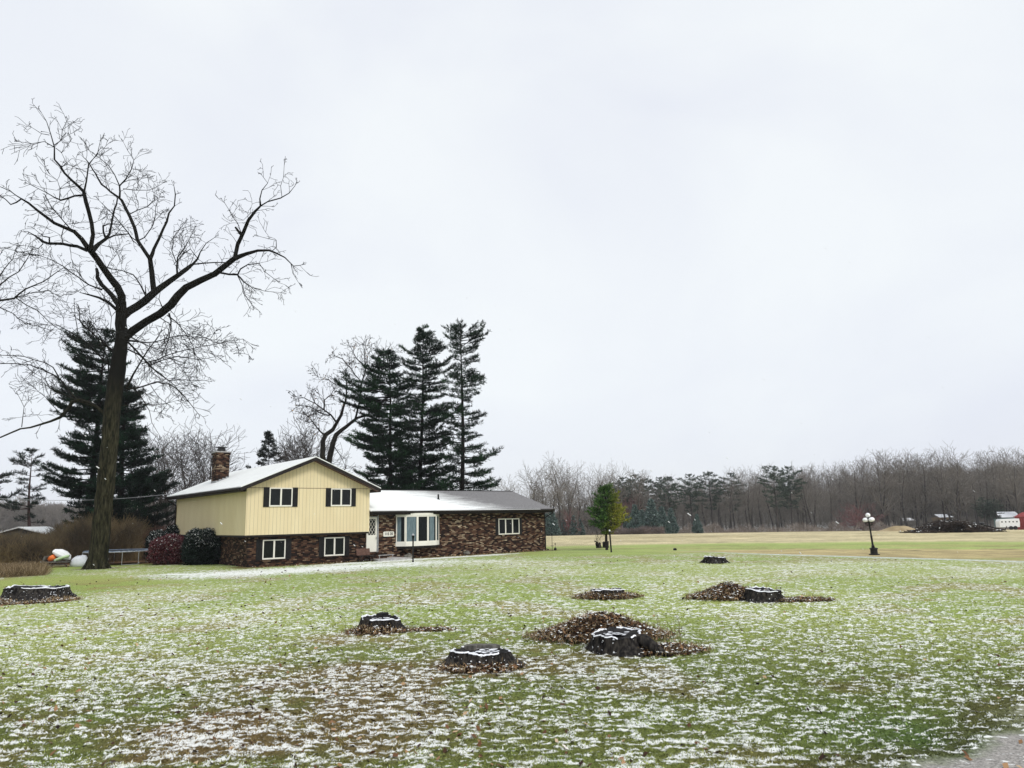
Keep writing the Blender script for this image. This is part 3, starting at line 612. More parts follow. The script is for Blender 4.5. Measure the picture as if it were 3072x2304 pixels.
# ------------------------------------------------------------------ oak
def chain(pts, toW, Yb, drift=.0, seed=0):
    "pts: (x, y, width) in a zoomed picture frame -> world points and radii"
    g = random.Random(seed); out_ = []; dy = 0
    for i, q in enumerate(pts):
        px, py = toW(q[0], q[1]); wd = q[2]
        p = at(px, py, Yb+drift*i); out_.append([p, wd]); 
    return out_
Z1 = lambda x, y: (x*.42948, 300+y*.42948)
Z2 = lambda x, y: (x*.36166, 950+y*.36166)
Z5 = lambda x, y: (850+x*.31646, 950+y*.31646)
def grow(S, p, d, ln, r, lv, g, P_):
    "recursive crooked branch; S collects segments"
    n = max(3, int(ln/P_['step'])); st = ln/n; q = p.copy(); r0 = r
    for i in range(n):
        w_ = P_['wig']
        d = (d+Vector((g.gauss(0, w_), g.gauss(0, w_), g.gauss(0, w_)+P_['up']))).normalized()
        nx_ = q+d*st; r1 = max(r*(1-(i+1)/n*.8), P_['rmin']); S.append((*q, *nx_, r0, r1)); q = nx_; r0 = r1
        if lv > 0 and i > 0:
            for _ in range(P_['kids'] if g.random() < P_['prob'] else 0):
                ax = Vector((g.gauss(0, 1), g.gauss(0, 1), g.gauss(0, 1))).cross(d)
                if ax.length < 1e-3: continue
                ax.normalize(); c = Matrix.Rotation(R(g.uniform(24, 60)), 3, ax) @ d
                grow(S, q, c, ln*g.uniform(.38, .72)*(1-.35*i/n), max(r1*.65, P_['rmin']), lv-1, g, P_)
def limb_tree(name, label, cat, limbs, Yb, base, matT, matC, seed, twig, flat=1.0, group=None, rscale=1.0):
    """limbs: (zoom, dy0, dy1, pts); every limb gets its own depth slope so the tree has volume"""
    g = random.Random(seed); root = empty(name, base, 0, label, cat, group)
    mb = MB(); S = []; B = Vector(base)
    for Zf, y0, y1, pts, tw in limbs:
        P3 = []; n = len(pts)
        for i, (x, y, w_) in enumerate(pts):
            f = i/(n-1); dy = y0+(y1-y0)*f + (g.gauss(0, .12) if 0 < i < n-1 and y1 != y0 else 0)
            px, py = Zf(x, y); p = at(px, py, Yb+dy)
            sc = abs(Zf(1, 0)[0]-Zf(0, 0)[0]); r = w_*sc/F*(Yb+dy)/2*rscale*(1.0 if i == 0 and 0 else (1.0 if w_*abs(Zf(1, 0)[0]-Zf(0, 0)[0]) > 26 else 1.14)); P3.append((p-B, max(r, .010)))
        # subdivide with small kinks
        Q = [P3[0]]
        for (a, ra), (b, rb) in zip(P3[:-1], P3[1:]):
            k = max(1, int((b-a).length/.45))
            for j in range(1, k+1):
                f = j/k; p = a.lerp(b, f); 
                if j < k: p += Vector((g.gauss(0, .02), g.gauss(0, .03), g.gauss(0, .02)))
                Q.append((p, ra+(rb-ra)*f))
        rr = [q[1] for q in Q]
        mb.tube([q[0] for q in Q], rr, 10 if rr[0] > .12 else 6 if rr[0] > .05 else 4)
        if not tw: continue
        for i in range(1, len(Q)):
            p, r = Q[i]; d = (Q[i][0]-Q[i-1][0]).normalized(); ln_ = (Q[i][0]-Q[i-1][0]).length
            if r > .16: continue
            fl_ = i/len(Q); rate = 1.15*tw*(1.0 if r > .06 else 1.7 if r > .03 else 2.4)*ln_
            c = int(rate)+(g.random() < rate-int(rate))
            for _ in range(c):
                ax = Vector((g.gauss(0, 1), g.gauss(0, 1), g.gauss(0, 1))).cross(d)
                if ax.length < .01: continue
                ax.normalize(); dd = Matrix.Rotation(R(g.uniform(30, 75)), 3, ax) @ d; dd.y *= flat; dd.normalize()
                grow(S, p, dd, g.uniform(.5, 1.5)*twig['len']*(1.15-.65*fl_), max(min(r*.5, twig['r']), twig['rmin']), twig['lv'], g, twig)
        p, r = Q[-1]; d = (Q[-1][0]-Q[-2][0]).normalized()
        for _ in range(2): grow(S, p, d, twig['len']*.25, max(min(r, twig['r']), twig['rmin']), twig['lv'], g, twig)
    mb.build('trunk', matT, root, smooth=True)
    v, f = segtubes(S, 3); mobj('crown', v, f, matC, root)
    return root, len(S)
TW = dict(step=.20, wig=.13, up=.004, kids=1, prob=.76, rmin=.0112, r=.022, len=1.05, lv=2)
K = []
def A(Zf, y0, y1, pts, tw=1.0): K.append((Zf, y0, y1, pts, tw))
YO = OAK.y
sx = lambda x, y: (x, y)
A(sx, 0, 0, [(290, 1722, 66), (291, 1700, 58), (297, 1650, 52), (303, 1600, 51), (311, 1525, 50), (320, 1420, 50), (328, 1340, 48), (334, 1260, 47), (342, 1190, 46), (349, 1131, 48), (356, 1080, 42), (364, 1022, 36), (364, 944, 32), (363, 905, 30)], 0)
A(Z1, 0, -2.5, [(860, 1670, 54), (930, 1610, 52), (1020, 1548, 48), (1120, 1492, 50), (1195, 1430, 52), (1240, 1370, 50), (1300, 1310, 46), (1400, 1260, 42), (1500, 1215, 38), (1560, 1168, 36), (1640, 1105, 34), (1720, 1075, 24), (1800, 1052, 17), (1880, 1050, 14), (1930, 1070, 11), (1990, 1100, 8), (2050, 1160, 6), (2095, 1155, 4)], .55)
A(Z1, -2.0, -3.5, [(1640, 1105, 26), (1660, 1010, 26), (1700, 925, 24), (1735, 840, 21), (1780, 780, 18), (1820, 740, 14), (1815, 690, 8), (1830, 630, 6), (1870, 580, 4), (1840, 540, 3)], .5)
A(Z1, -3.2, -3.8, [(1820, 740, 11), (1870, 710, 10), (1960, 685, 9), (2020, 650, 7), (2060, 600, 4)], .4)
A(Z1, -3.4, -3.4, [(1970, 680, 4), (1960, 600, 3.5), (1980, 540, 3), (1985, 460, 2)], .6)
A(Z1, -2.6, -2.4, [(1690, 945, 18), (1675, 930, 17), (1645, 890, 13)], 0)
A(Z1, -2.6, -2.0, [(1685, 930, 7), (1660, 860, 5), (1620, 810, 4), (1570, 720, 3)], 1)
A(Z1, -3.0, -2.6, [(1790, 775, 5), (1750, 790, 5), (1700, 840, 3), (1650, 820, 2)], 1)
A(Z1, -1.8, -2.6, [(1530, 1205, 14), (1600, 1218, 13), (1660, 1220, 12), (1680, 1180, 9), (1730, 1150, 7), (1810, 1140, 6), (1850, 1200, 4), (1930, 1260, 3)], 1.2)
A(Z1, -2.2, -1.4, [(1660, 1220, 9), (1700, 1270, 7), (1760, 1310, 5), (1850, 1335, 3.5), (1960, 1345, 2)], 1.2)
A(Z1, -2.2, -2.6, [(1660, 1225, 7), (1690, 1290, 5), (1700, 1350, 4), (1760, 1430, 3)], 1.2)
A(Z1, -2.3, -3.2, [(1900, 1055, 6), (1930, 1030, 6), (1930, 980, 4), (1880, 970, 3), (1820, 955, 2)], .6)
A(Z1, -2.4, -2.4, [(2035, 1150, 5), (2045, 1210, 3), (2085, 1275, 2)], .6)
A(Z1, -.5, -1.0, [(1180, 1490, 12), (1195, 1540, 9), (1192, 1600, 7), (1175, 1680, 6), (1150, 1740, 4)], 1)
A(Z1, -.5, -1.5, [(1165, 1470, 10), (1130, 1440, 8), (1110, 1390, 5), (1120, 1340, 3)], 1)
A(Z1, 0, 2.2, [(855, 1520, 46), (900, 1475, 50), (960, 1440, 48), (1010, 1405, 48), (1060, 1360, 46), (1110, 1320, 40), (1190, 1262, 34), (1250, 1220, 29), (1310, 1180, 21), (1380, 1110, 12), (1400, 1060, 7), (1440, 1000, 5), (1500, 960, 3)], 1.1)
A(Z1, 1.8, 3.4, [(1240, 1225, 14), (1235, 1170, 12), (1240, 1100, 8), (1290, 1030, 6), (1330, 960, 4), (1360, 900, 3)], 1.7)
A(Z1, 1.8, 1.0, [(1260, 1200, 12), (1330, 1150, 10), (1420, 1140, 8), (1500, 1135, 7), (1600, 1135, 5)], 1.6)
A(Z1, 1.4, 3.0, [(1230, 1130, 8), (1200, 1050, 6), (1210, 960, 5), (1290, 860, 3)], 1.8)
A(Z1, 1.6, 2.4, [(1380, 1105, 7), (1330, 1040, 6), (1240, 1120, 4)], 1.2)
A(Z1, 1.0, 1.6, [(1075, 1340, 34), (1068, 1280, 33), (1060, 1200, 31), (1048, 1110, 28), (1075, 1040, 19), (1110, 970, 17), (1140, 900, 15), (1165, 850, 14), (1180, 790, 11), (1218, 740, 8), (1225, 660, 7), (1215, 600, 3)], .35)
A(Z1, 1.5, 1.5, [(1222, 660, 5), (1260, 648, 3)], 0)
A(Z1, 1.2, 3.6, [(1050, 1115, 24), (1000, 1040, 23), (960, 980, 22), (940, 890, 21), (910, 820, 20), (880, 760, 19), (850, 700, 18), (825, 678, 15), (770, 640, 13), (710, 590, 12), (680, 540, 10), (650, 490, 9), (625, 445, 7), (660, 400, 5), (700, 340, 3)], .8)
A(Z1, 3.0, 4.0, [(835, 690, 13), (838, 640, 11), (835, 600, 10), (880, 550, 7), (920, 480, 6), (935, 420, 4), (890, 350, 3), (860, 290, 2)], 1.3)
A(Z1, 3.2, 2.2, [(835, 600, 8), (800, 520, 6), (760, 460, 5), (690, 400, 4), (620, 350, 2.5)], 1.3)
A(Z1, 3.0, 2.4, [(850, 580, 6), (900, 560, 5), (960, 555, 4), (1040, 540, 2.5)], 1.3)
A(Z1, 2.6, 3.6, [(860, 620, 6), (950, 630, 5), (1040, 630, 4), (1100, 605, 3), (1140, 580, 2)], 1.1)
A(Z1, 2.4, 3.4, [(900, 800, 7), (960, 770, 6), (1030, 745, 5), (1080, 700, 3), (1120, 680, 2)], 1.5)
A(Z1, 2.0, 3.2, [(960, 985, 8), (1010, 960, 7), (1060, 890, 6), (1085, 800, 5), (1100, 700, 3)], 1.5)
A(Z1, 1.9, .6, [(955, 985, 8), (920, 960, 7), (890, 920, 8), (840, 860, 7), (790, 800, 6), (740, 750, 5), (690, 700, 3)], 1.4)
A(Z1, 0, -2.0, [(848, 1470, 50), (850, 1370, 48), (820, 1305, 46), (770, 1242, 42), (720, 1172, 40), (680, 1112, 38), (640, 1060, 38), (615, 1035, 36)], .25)
A(Z1, -2.0, -4.2, [(632, 1040, 28), (650, 940, 24), (640, 860, 24), (620, 780, 24), (600, 710, 25), (585, 640, 23), (545, 600, 18), (500, 560, 16), (450, 510, 14), (420, 460, 13), (380, 415, 11), (380, 330, 8), (355, 240, 6), (325, 150, 4), (290, 90, 2.5)], .7)
A(Z1, -3.2, -3.0, [(588, 640, 13), (605, 560, 9), (615, 480, 8), (620, 440, 8), (600, 415, 6), (583, 400, 4)], .4)
A(Z1, -3.0, -3.6, [(620, 445, 6), (680, 380, 5), (700, 290, 3)], 1.2)
A(Z1, -3.2, -5.0, [(578, 665, 14), (520, 670, 12), (480, 685, 12), (425, 700, 12), (380, 680, 7), (330, 650, 5), (270, 620, 4), (210, 590, 3)], 1.3)
A(Z1, -4.6, -5.4, [(415, 695, 6), (420, 620, 5), (400, 560, 3), (350, 520, 2)], 1.6)
A(Z1, -4.1, -4.6, [(380, 330, 7), (310, 290, 5), (220, 305, 4), (130, 290, 2)], 1.2)
A(Z1, -4.2, -3.6, [(380, 315, 7), (430, 280, 5), (435, 210, 4), (465, 150, 2)], 1.2)
A(Z1, -4.2, -4.6, [(345, 245, 5), (290, 235, 4), (220, 190, 2)], 1.2)
A(Z1, -4.0, -3.4, [(430, 465, 6), (470, 450, 4), (430, 370, 3), (490, 290, 2)], 1.4)
A(Z1, -2.0, -3.6, [(615, 1035, 32), (570, 970, 28), (520, 920, 25), (450, 890, 22), (380, 860, 20), (320, 815, 18), (260, 770, 16), (200, 720, 14), (150, 690, 12), (115, 715, 9), (75, 730, 8), (40, 695, 6), (-10, 660, 5)], .5)
A(Z1, -3.5, -4.2, [(150, 690, 8), (110, 665, 6), (70, 635, 6), (0, 605, 4), (-40, 600, 3)], .8)
A(Z1, -2.0, -.4, [(605, 1050, 24), (540, 1022, 21), (440, 1005, 18), (340, 1003, 17), (300, 990, 19), (270, 965, 13), (245, 948, 10), (205, 925, 5)], .6)
A(Z1, -1.0, -.2, [(300, 1005, 7), (270, 1035, 5), (200, 1055, 4), (130, 1060, 3)], 1.2)
A(Z1, -2.6, -4.2, [(500, 910, 10), (430, 830, 8), (370, 760, 7), (330, 700, 4)], 1.5)
A(Z1, -1.2, -3.0, [(345, 1000, 10), (345, 960, 8), (300, 950, 5), (240, 900, 3)], 1.3)
A(Z1, -1.0, -2.0, [(440, 1000, 6), (430, 950, 6), (450, 870, 4), (520, 860, 3)], 1.3)
A(Z1, -2.0, .8, [(640, 1045, 26), (690, 1005, 22), (740, 970, 20), (765, 935, 16), (780, 860, 13), (800, 760, 12), (820, 690, 9)], .6)
A(Z1, -.8, 1.4, [(745, 970, 12), (800, 945, 11), (850, 940, 10), (900, 935, 8), (930, 985, 7), (950, 1000, 5)], .9)
A(Z1, -1.0, -2.2, [(735, 960, 13), (722, 920, 11), (720, 880, 11), (760, 865, 6), (830, 870, 4)], .9)
A(Z1, -2.0, -1.0, [(650, 1070, 12), (690, 1020, 9), (750, 950, 5)], .5)
A(Z1, -.1, 1.6, [(835, 1450, 34), (805, 1400, 32), (760, 1340, 28), (710, 1290, 26), (680, 1240, 24), (675, 1180, 18)], .3)
A(Z1, 0, -1.4, [(820, 1470, 20), (760, 1415, 18), (690, 1380, 14), (620, 1360, 10), (560, 1345, 4)], .4)
A(Z1, .8, 2.8, [(710, 1325, 12), (620, 1290, 9), (520, 1220, 7), (440, 1160, 6), (370, 1120, 5), (260, 1080, 4), (130, 1060, 3)], 1.6)
A(Z1, .6, 2.6, [(1020, 1370, 12), (1000, 1330, 10), (980, 1290, 8), (930, 1220, 7), (850, 1190, 6), (760, 1175, 4), (700, 1150, 3)], 1.1)
A(Z1, .6, 0, [(1018, 1350, 8), (1015, 1290, 3)], 0)
A(Z1, -.6, .4, [(655, 1130, 5), (600, 1122, 3)], 0)
A(Z1, -1, 1, [(740, 1200, 7), (760, 1150, 5), (800, 1095, 3)], .6)
# lower limbs
A(Z2, 0, -2.8, [(1060, 600, 16), (1100, 595, 14), (1180, 580, 11), (1300, 540, 10), (1400, 560, 9), (1480, 610, 8), (1560, 700, 6), (1640, 800, 4)], 1.6)
A(Z2, 0, -1.0, [(1050, 590, 22), (1080, 530, 18), (1110, 470, 14), (1170, 370, 12), (1230, 270, 10), (1320, 150, 6)], .9)
A(Z2, -.5, -2.6, [(1175, 390, 9), (1300, 360, 9), (1450, 300, 7), (1620, 260, 6), (1800, 225, 5), (2015, 185, 4), (2035, 250, 3), (2065, 320, 2)], 1.6)
A(Z2, 0, 2.2, [(1060, 210, 14), (1110, 260, 13), (1180, 335, 12), (1240, 400, 10), (1300, 460, 8), (1400, 530, 7), (1560, 525, 5), (1700, 530, 3)], 1.6)
A(Z2, 0, 2.4, [(1050, 265, 12), (1160, 320, 10), (1250, 420, 8), (1330, 470, 6), (1450, 570, 5), (1530, 680, 3)], 1.6)
A(Z2, -1, -2.2, [(1390, -10, 10), (1470, 50, 8), (1540, 140, 7), (1600, 240, 5), (1640, 350, 4), (1630, 480, 2)], 1.8)
A(Z2, .8, 3.2, [(1230, 410, 8), (1320, 370, 7), (1480, 330, 6), (1640, 355, 5), (1800, 330, 3)], 1.8)
A(Z2, 0, 1.8, [(1120, 600, 9), (1180, 680, 7), (1240, 780, 5), (1260, 880, 4), (1320, 980, 2)], .9)
A(Z2, 0, 1.6, [(1010, 740, 8), (1150, 722, 6), (1290, 732, 5), (1400, 715, 3), (1470, 695, 2)], .5)
A(Z2, -.6, -1.6, [(1250, 570, 6), (1310, 660, 5), (1420, 750, 2)], .6)
A(Z2, 0, -2.6, [(1060, 200, 12), (1200, 215, 9), (1300, 205, 8), (1420, 170, 7), (1530, 155, 6), (1700, 175, 4), (1850, 230, 3)], 1.9)
A(Z2, 0, 3.0, [(1060, 150, 8), (1200, 230, 7), (1350, 290, 5), (1500, 420, 4), (1600, 560, 3)], 1.9)
A(Z2, -1, -3, [(1330, 10, 8), (1410, 60, 6), (1395, 150, 6), (1360, 200, 4)], .9)
A(Z2, -2, -3, [(1640, 150, 5), (1740, 190, 4), (1790, 120, 3)], 1.5)
A(Z2, 0, 1.8, [(900, 860, 30), (860, 800, 24), (810, 755, 22), (740, 712, 22), (660, 690, 24), (600, 705, 26), (565, 765, 25), (500, 835, 22), (420, 868, 18), (340, 893, 16), (250, 920, 14), (170, 930, 13), (80, 968, 12), (0, 1003, 11), (-90, 1040, 10)], .3)
A(Z2, .8, 2.6, [(640, 690, 14), (560, 600, 12), (500, 520, 12), (440, 480, 10), (350, 430, 9), (250, 400, 8), (130, 390, 7), (0, 390, 6), (-80, 400, 5)], .9)
A(Z2, 1.6, 0, [(490, 505, 9), (440, 420, 8), (370, 380, 7), (200, 330, 6), (0, 320, 5), (-80, 310, 4)], 1.1)
A(Z2, .1, -1.4, [(770, 745, 6), (620, 690, 7), (500, 630, 8), (410, 590, 8), (375, 520, 6), (385, 480, 4)], .4)
A(Z2, -1.2, -1.3, [(400, 575, 5), (330, 558, 3)], 0)
A(Z2, 1, 1.8, [(500, 800, 6), (430, 730, 5), (370, 660, 4), (280, 580, 3), (200, 520, 2)], 1.2)
A(Z2, 1.6, 2.2, [(180, 915, 6), (190, 830, 5), (200, 750, 4), (150, 650, 2)], 1.4)
A(Z2, 0, 1.4, [(960, 430, 14), (880, 380, 12), (800, 300, 9), (700, 200, 8), (650, 170, 7), (640, 90, 6), (625, 0, 5), (615, -120, 4)], .9)
A(Z2, 0, -1.6, [(970, 330, 12), (880, 240, 11), (800, 170, 10), (740, 110, 11), (690, 70, 11), (662, 30, 11), (660, -15, 7), (655, -60, 5)], 1.4)
A(Z2, 0, 2.0, [(960, 300, 10), (850, 200, 8), (760, 60, 6), (740, -60, 4)], 1.9)
A(Z2, 0, 1.0, [(650, 170, 7), (590, 130, 6), (480, 70, 5), (350, 60, 4), (200, 20, 3)], 1.7)
A(Z2, 0, -1.0, [(900, 460, 12), (900, 380, 10), (880, 310, 9), (850, 265, 7)], .2)
A(Z2, 0, -1.6, [(960, 200, 7), (915, 120, 5), (925, 0, 4), (900, -100, 3)], 1.9)
oak, no = limb_tree('oak_tree', 'huge bare oak with lichen covered trunk standing left of the cream house', 'tree', K, YO, OAK, M['trunk'], M['twig'], 5, TW)
print('oak segs', no)
# root flare
q = MB(); 
for k in range(9):
    a = k*.7+.2; q.tube([(.30*math.cos(a), .30*math.sin(a), .55), (.47*math.cos(a), .45*math.sin(a), .18), (.72*math.cos(a), .68*math.sin(a), -.05)], [.17, .15, .06], 6)
q.build('root_flare', M['trunk'], oak, smooth=True)

# second bare tree, trunk beyond the left edge, limbs reaching in
K = []
A(Z1, 0, 0, [(-330, 3260, 60), (-320, 2600, 50), (-300, 2000, 44), (-260, 1700, 40)], 0)
A(Z1, 0, -1, [(-260, 1700, 34), (-150, 1520, 26), (-40, 1420, 18), (0, 1400, 14), (100, 1385, 12), (180, 1320, 9), (300, 1270, 7), (400, 1200, 5), (470, 1150, 3)], 1.5)
A(Z1, -.6, 1, [(-60, 1430, 14), (0, 1290, 10), (60, 1240, 8), (130, 1200, 7), (190, 1110, 5), (230, 1040, 3)], 1.5)
A(Z1, .5, 1, [(-60, 1430, 10), (-20, 1260, 9), (30, 1180, 6), (90, 1110, 5), (110, 1040, 3)], 1.2)
A(Z1, -.4, -2, [(100, 1385, 8), (200, 1350, 6), (330, 1330, 5), (420, 1370, 3)], 1.6)
A(Z1, -.4, 1.5, [(110, 1380, 7), (180, 1430, 6), (260, 1470, 5), (380, 1580, 4), (480, 1640, 3)], 1.5)
A(Z1, 0, 1, [(-260, 1750, 20), (-120, 1560, 14), (0, 1450, 8), (90, 1490, 5), (180, 1560, 4), (330, 1600, 3)], 1.4)
A(Z1, 0, -1, [(-260, 1700, 20), (-200, 1400, 14), (-100, 1200, 10), (0, 1080, 6)], 1.0)
tb = gnd(-140, 1700)
limb_tree('bare_tree', 'bare tree at the left edge whose thin branches reach in beside the oak', 'tree', K, tb.y, tb, M['bark'], M['twig'], 9, TW)
# leafy-tipped bare tree behind the house
K = []
A(Z5, 0, 0, [(400, 1700, 46), (410, 1560, 42), (420, 1430, 40)], 0.0)
A(Z5, 0, .6, [(405, 1440, 36), (370, 1320, 32), (375, 1180, 29), (400, 1120, 27), (470, 1070, 24), (510, 1000, 20), (550, 930, 18), (590, 800, 12), (600, 640, 7), (590, 540, 4)], 2.4)
A(Z5, 0, -.6, [(425, 1440, 38), (440, 1330, 35), (470, 1200, 32), (500, 1120, 28), (600, 1040, 22), (700, 960, 17), (800, 930, 11), (880, 850, 7), (960, 800, 5)], 2.0)
A(Z5, .2, -1, [(510, 1010, 13), (450, 930, 11), (380, 880, 9), (300, 820, 7), (200, 770, 5), (120, 760, 3)], 3.2)
A(Z5, -.4, .8, [(385, 880, 9), (390, 790, 7), (450, 740, 5), (480, 690, 3)], 3.2)
A(Z5, 0, 1.5, [(680, 975, 14), (720, 820, 11), (740, 640, 9), (780, 500, 7), (740, 440, 6), (690, 390, 5), (640, 290, 4), (620, 260, 2)], 2.8)
A(Z5, .6, -.6, [(740, 640, 7), (650, 500, 6), (560, 400, 5), (490, 370, 3)], 2.8)
A(Z5, 1, 1.6, [(780, 500, 6), (770, 380, 5), (760, 270, 3)], 3.0)
A(Z5, .4, -.4, [(720, 660, 7), (620, 650, 6), (500, 650, 5), (430, 600, 4), (330, 570, 2)], 2.8)
A(Z5, .4, 1.4, [(780, 600, 7), (840, 460, 5), (900, 380, 4), (960, 330, 3), (1030, 330, 2)], 3.0)
A(Z5, 0, -1, [(400, 1130, 12), (340, 1080, 8), (280, 1000, 5), (220, 930, 3)], 3.0)
A(Z5, -.3, -1.2, [(350, 1080, 7), (300, 1030, 5), (260, 960, 3)], 2.8)
A(Z5, 0, .5, [(480, 1230, 7), (530, 1300, 5), (580, 1400, 3)], .8)
A(Z5, 0, -.5, [(440, 940, 8), (330, 900, 6), (240, 850, 5), (160, 840, 3)], 3.2)
TW2 = dict(TW, rmin=.013, r=.028, len=1.15)
bb = dirx(976, 62)
bt, no = limb_tree('bare_tree', 'forked bare tree with clinging leaves rising behind the gable peak', 'tree', K, bb.y, bb, M['bark'], M['twig'], 14, TW2, rscale=1.35)
g = np.random.default_rng(4); cr = [c for c in bt.children if c.name.startswith('crown')][0]
vv = np.array([v.co for v in cr.data.vertices]); idx = g.integers(0, len(vv), 420)
V, Fc = leafverts(vv[idx], .05+.06*g.random(420), g, .7); mobj('leaves', V, Fc, M['leaf'], bt)
def needles(C, D, ln, wd, K_, g, spread=.9):
    "C centres, D directions (N,3); K_ flat needles per tuft"
    n = len(C); C = np.repeat(C, K_, 0); D = np.repeat(D, K_, 0)
    d = D+g.normal(0, spread, (n*K_, 3))*.7; d[:, 2] += .15; d /= np.linalg.norm(d, axis=1, keepdims=True)
    s = np.cross(d, g.normal(0, 1, d.shape)); s /= np.linalg.norm(s, axis=1, keepdims=True)
    L_ = ln*(.6+.8*g.random(n*K_))[:, None]; w2 = wd*(.7+.6*g.random(n*K_))[:, None]
    b = C+g.normal(0, .03, C.shape); V = np.stack([b-s*w2*.5, b+d*L_*.55+s*w2, b+d*L_, b+d*L_*.5-s*w2], 1).reshape(-1, 3)
    return V, np.arange(n*K_*4).reshape(-1, 4)
def pine(name, label, base, Htop, prof, lean, seed, mt_leaf, mt_bark, limbs=70, rt=.22, needle=.26, nw=.022, per=9, dens=1.0, rise=.1, up=.5, group=None, ppm=None, z0=None, gap=.3, cat='tree', lk=.85):
    """prof: list of (height, left, right) in metres from the trunk; lean: trunk x offset at the top"""
    g = random.Random(seed); ng = np.random.default_rng(seed)
    root = empty(name, base, 0, label, cat, group)
    hs_ = [p[0] for p in prof]
    def ext(h, az):
        l = np.interp(h, hs_, [p[1] for p in prof]); r_ = np.interp(h, hs_, [p[2] for p in prof]); c = math.cos(az); m_ = (l+r_)/2
        return (r_ if c > 0 else l)*abs(c)**.7+m_*lk*(1-abs(c)**.7)
    tk = []; n = 16
    for i in range(n+1):
        f = i/n; tk.append(Vector((lean*f+.06*math.sin(f*7+seed), .05*math.cos(f*5+seed), Htop*f)))
    tr = MB().tube(tk, [max(rt*(1-(i/n))**.8, .02) for i in range(n+1)], 8).build('trunk', mt_bark, root, smooth=True)
    S = []; C = []; D = []
    hmin, hmax = min(hs_), max(hs_); wh = []
    h = hmin
    while h < hmax:                                   # whorls with gaps between
        wh.append(h); h += gap*(.35+1.2*g.random())*(1.2-.5*h/Htop)*1.25
    pw0 = limbs/len(wh)
    for h in wh:
        a0 = g.random()*6.28; per_wh = max(3, int(pw0*(1-.55*max(0, (h/Htop-.65)/.35))*g.uniform(.6, 1.4)))
        for k in range(per_wh):
            az = a0+k*6.283/per_wh+g.gauss(0, .25); hh = h+g.gauss(0, .22); hh = min(max(hh, hmin*.9), hmax)
            f = hh/Htop; p0 = Vector((lean*f, 0, hh)); tilt = rise+g.gauss(0, .13)+.40*max(0, (f-.72)/.28)
            ln_ = ext(hh, az)*(.58+.54*g.random())/max(math.cos(min(tilt, .9)), .6)
            ln_ = max(.12, min(ln_, (Htop+.1-hh)/max(math.sin(tilt), .05)*1.2 if tilt > .25 else ln_))
            d = Vector((math.cos(az), math.sin(az), math.tan(tilt)*.8)).normalized()
            m_ = max(3, int(ln_/.3)); st = ln_/m_; q = p0.copy(); r0 = max(.012, .018*ln_+.01)
            for i in range(m_):
                ff = (i+1)/m_
                d = (d+Vector((g.gauss(0, .06), g.gauss(0, .06), (-.05 if ff < .5 else .10)*min(1, ln_/2)))).normalized(); q2 = q+d*st
                S.append((*q, *q2, r0*(1-i/m_*.8), r0*(1-ff*.8))); 
                if ff > .28 or ln_ < 1:
                    nb = max(1, int(round((2.2 if ln_ > 1 else 1.3)*dens)))
                    for s_ in range(nb):
                        if g.random() < .12: continue
                        sd = 1 if (s_ % 2) else -1; side = Vector((-d.y, d.x, 0))*sd
                        bd = (d*.8+side*g.uniform(.4, 1.1)+Vector((0, 0, g.uniform(-.02, .25)))).normalized()
                        bl = g.uniform(.25, .85)*min(1.1, .35+ln_*.3)*(1.15-.45*ff); e = q2+bd*bl; S.append((*q2, *e, .008, .004))
                        nt_ = max(1, int(bl/.15))
                        for j in range(nt_):
                            C.append(tuple(q2+bd*bl*(j+1)/nt_)); D.append((bd.x, bd.y, bd.z+up*.6))
                    C.append(tuple(q2)); D.append((d.x, d.y, d.z+up))
                q = q2
            C.append(tuple(q)); D.append((d.x, d.y, d.z+up))
    for k in range(6): C.append((lean, 0, Htop-.12*k)); D.append((0, 0, 1))
    v, f_ = segtubes(S, 3); mobj('branches', v, f_, mt_bark, root)
    V, Fc = needles(np.array(C), np.array(D), needle, nw, per, ng); mobj('foliage', V, Fc, mt_leaf, root)
    return root
def prof_px(base, tab, tx):
    "table of (photo y, left px, right px) -> heights and metres at the distance of base"
    Yd = base.y; sc = math.hypot(1, 0)*Yd/F*1.03; o = []
    for y, l, r_ in tab: o.append((at(tx, y, Yd).z-base.z, l*sc, r_*sc))
    return sorted(o)
def pine_px(name, label, px, r, ytop, tab, topx, **kw):
    b = dirx(px, r); pr = prof_px(b, tab, px); Ht = at(topx, ytop, b.y).z-b.z; lean = at(topx, ytop, b.y).x-b.x
    return pine(name, label, b, Ht, pr, lean, mt_leaf=kw.pop('leaf', M['needle']), mt_bark=kw.pop('bark', M['pinebark']), **kw)
G3 = 'tall pines behind the brick wing'
pine_px('pine_tree', 'leftmost of three tall pines behind the house, with long low boughs to the left', 1179, 60, 1055,
  [(1062, 8, 6), (1075, 40, 12), (1100, 62, 24), (1140, 68, 30), (1168, 140, 42), (1205, 135, 42), (1235, 105, 45), (1262, 80, 34), (1290, 95, 42), (1320, 100, 50), (1345, 125, 52), (1370, 105, 60), (1400, 45, 45), (1428, 100, 60), (1452, 60, 60), (1475, 120, 100), (1530, 60, 60)], 1166, seed=21, limbs=330, group=G3, dens=1.2)
pine_px('pine_tree', 'middle of three tall pines behind the house, narrow dark pointed crown', 1258, 62, 980,
  [(984, 4, 8), (1015, 15, 26), (1045, 26, 48), (1075, 52, 62), (1100, 62, 85), (1140, 60, 70), (1180, 58, 60), (1220, 62, 72), (1260, 55, 78), (1300, 62, 70), (1340, 62, 78), (1380, 60, 72), (1430, 78, 82), (1480, 110, 110), (1530, 60, 60)], 1270, seed=22, limbs=350, group=G3, dens=1.2)
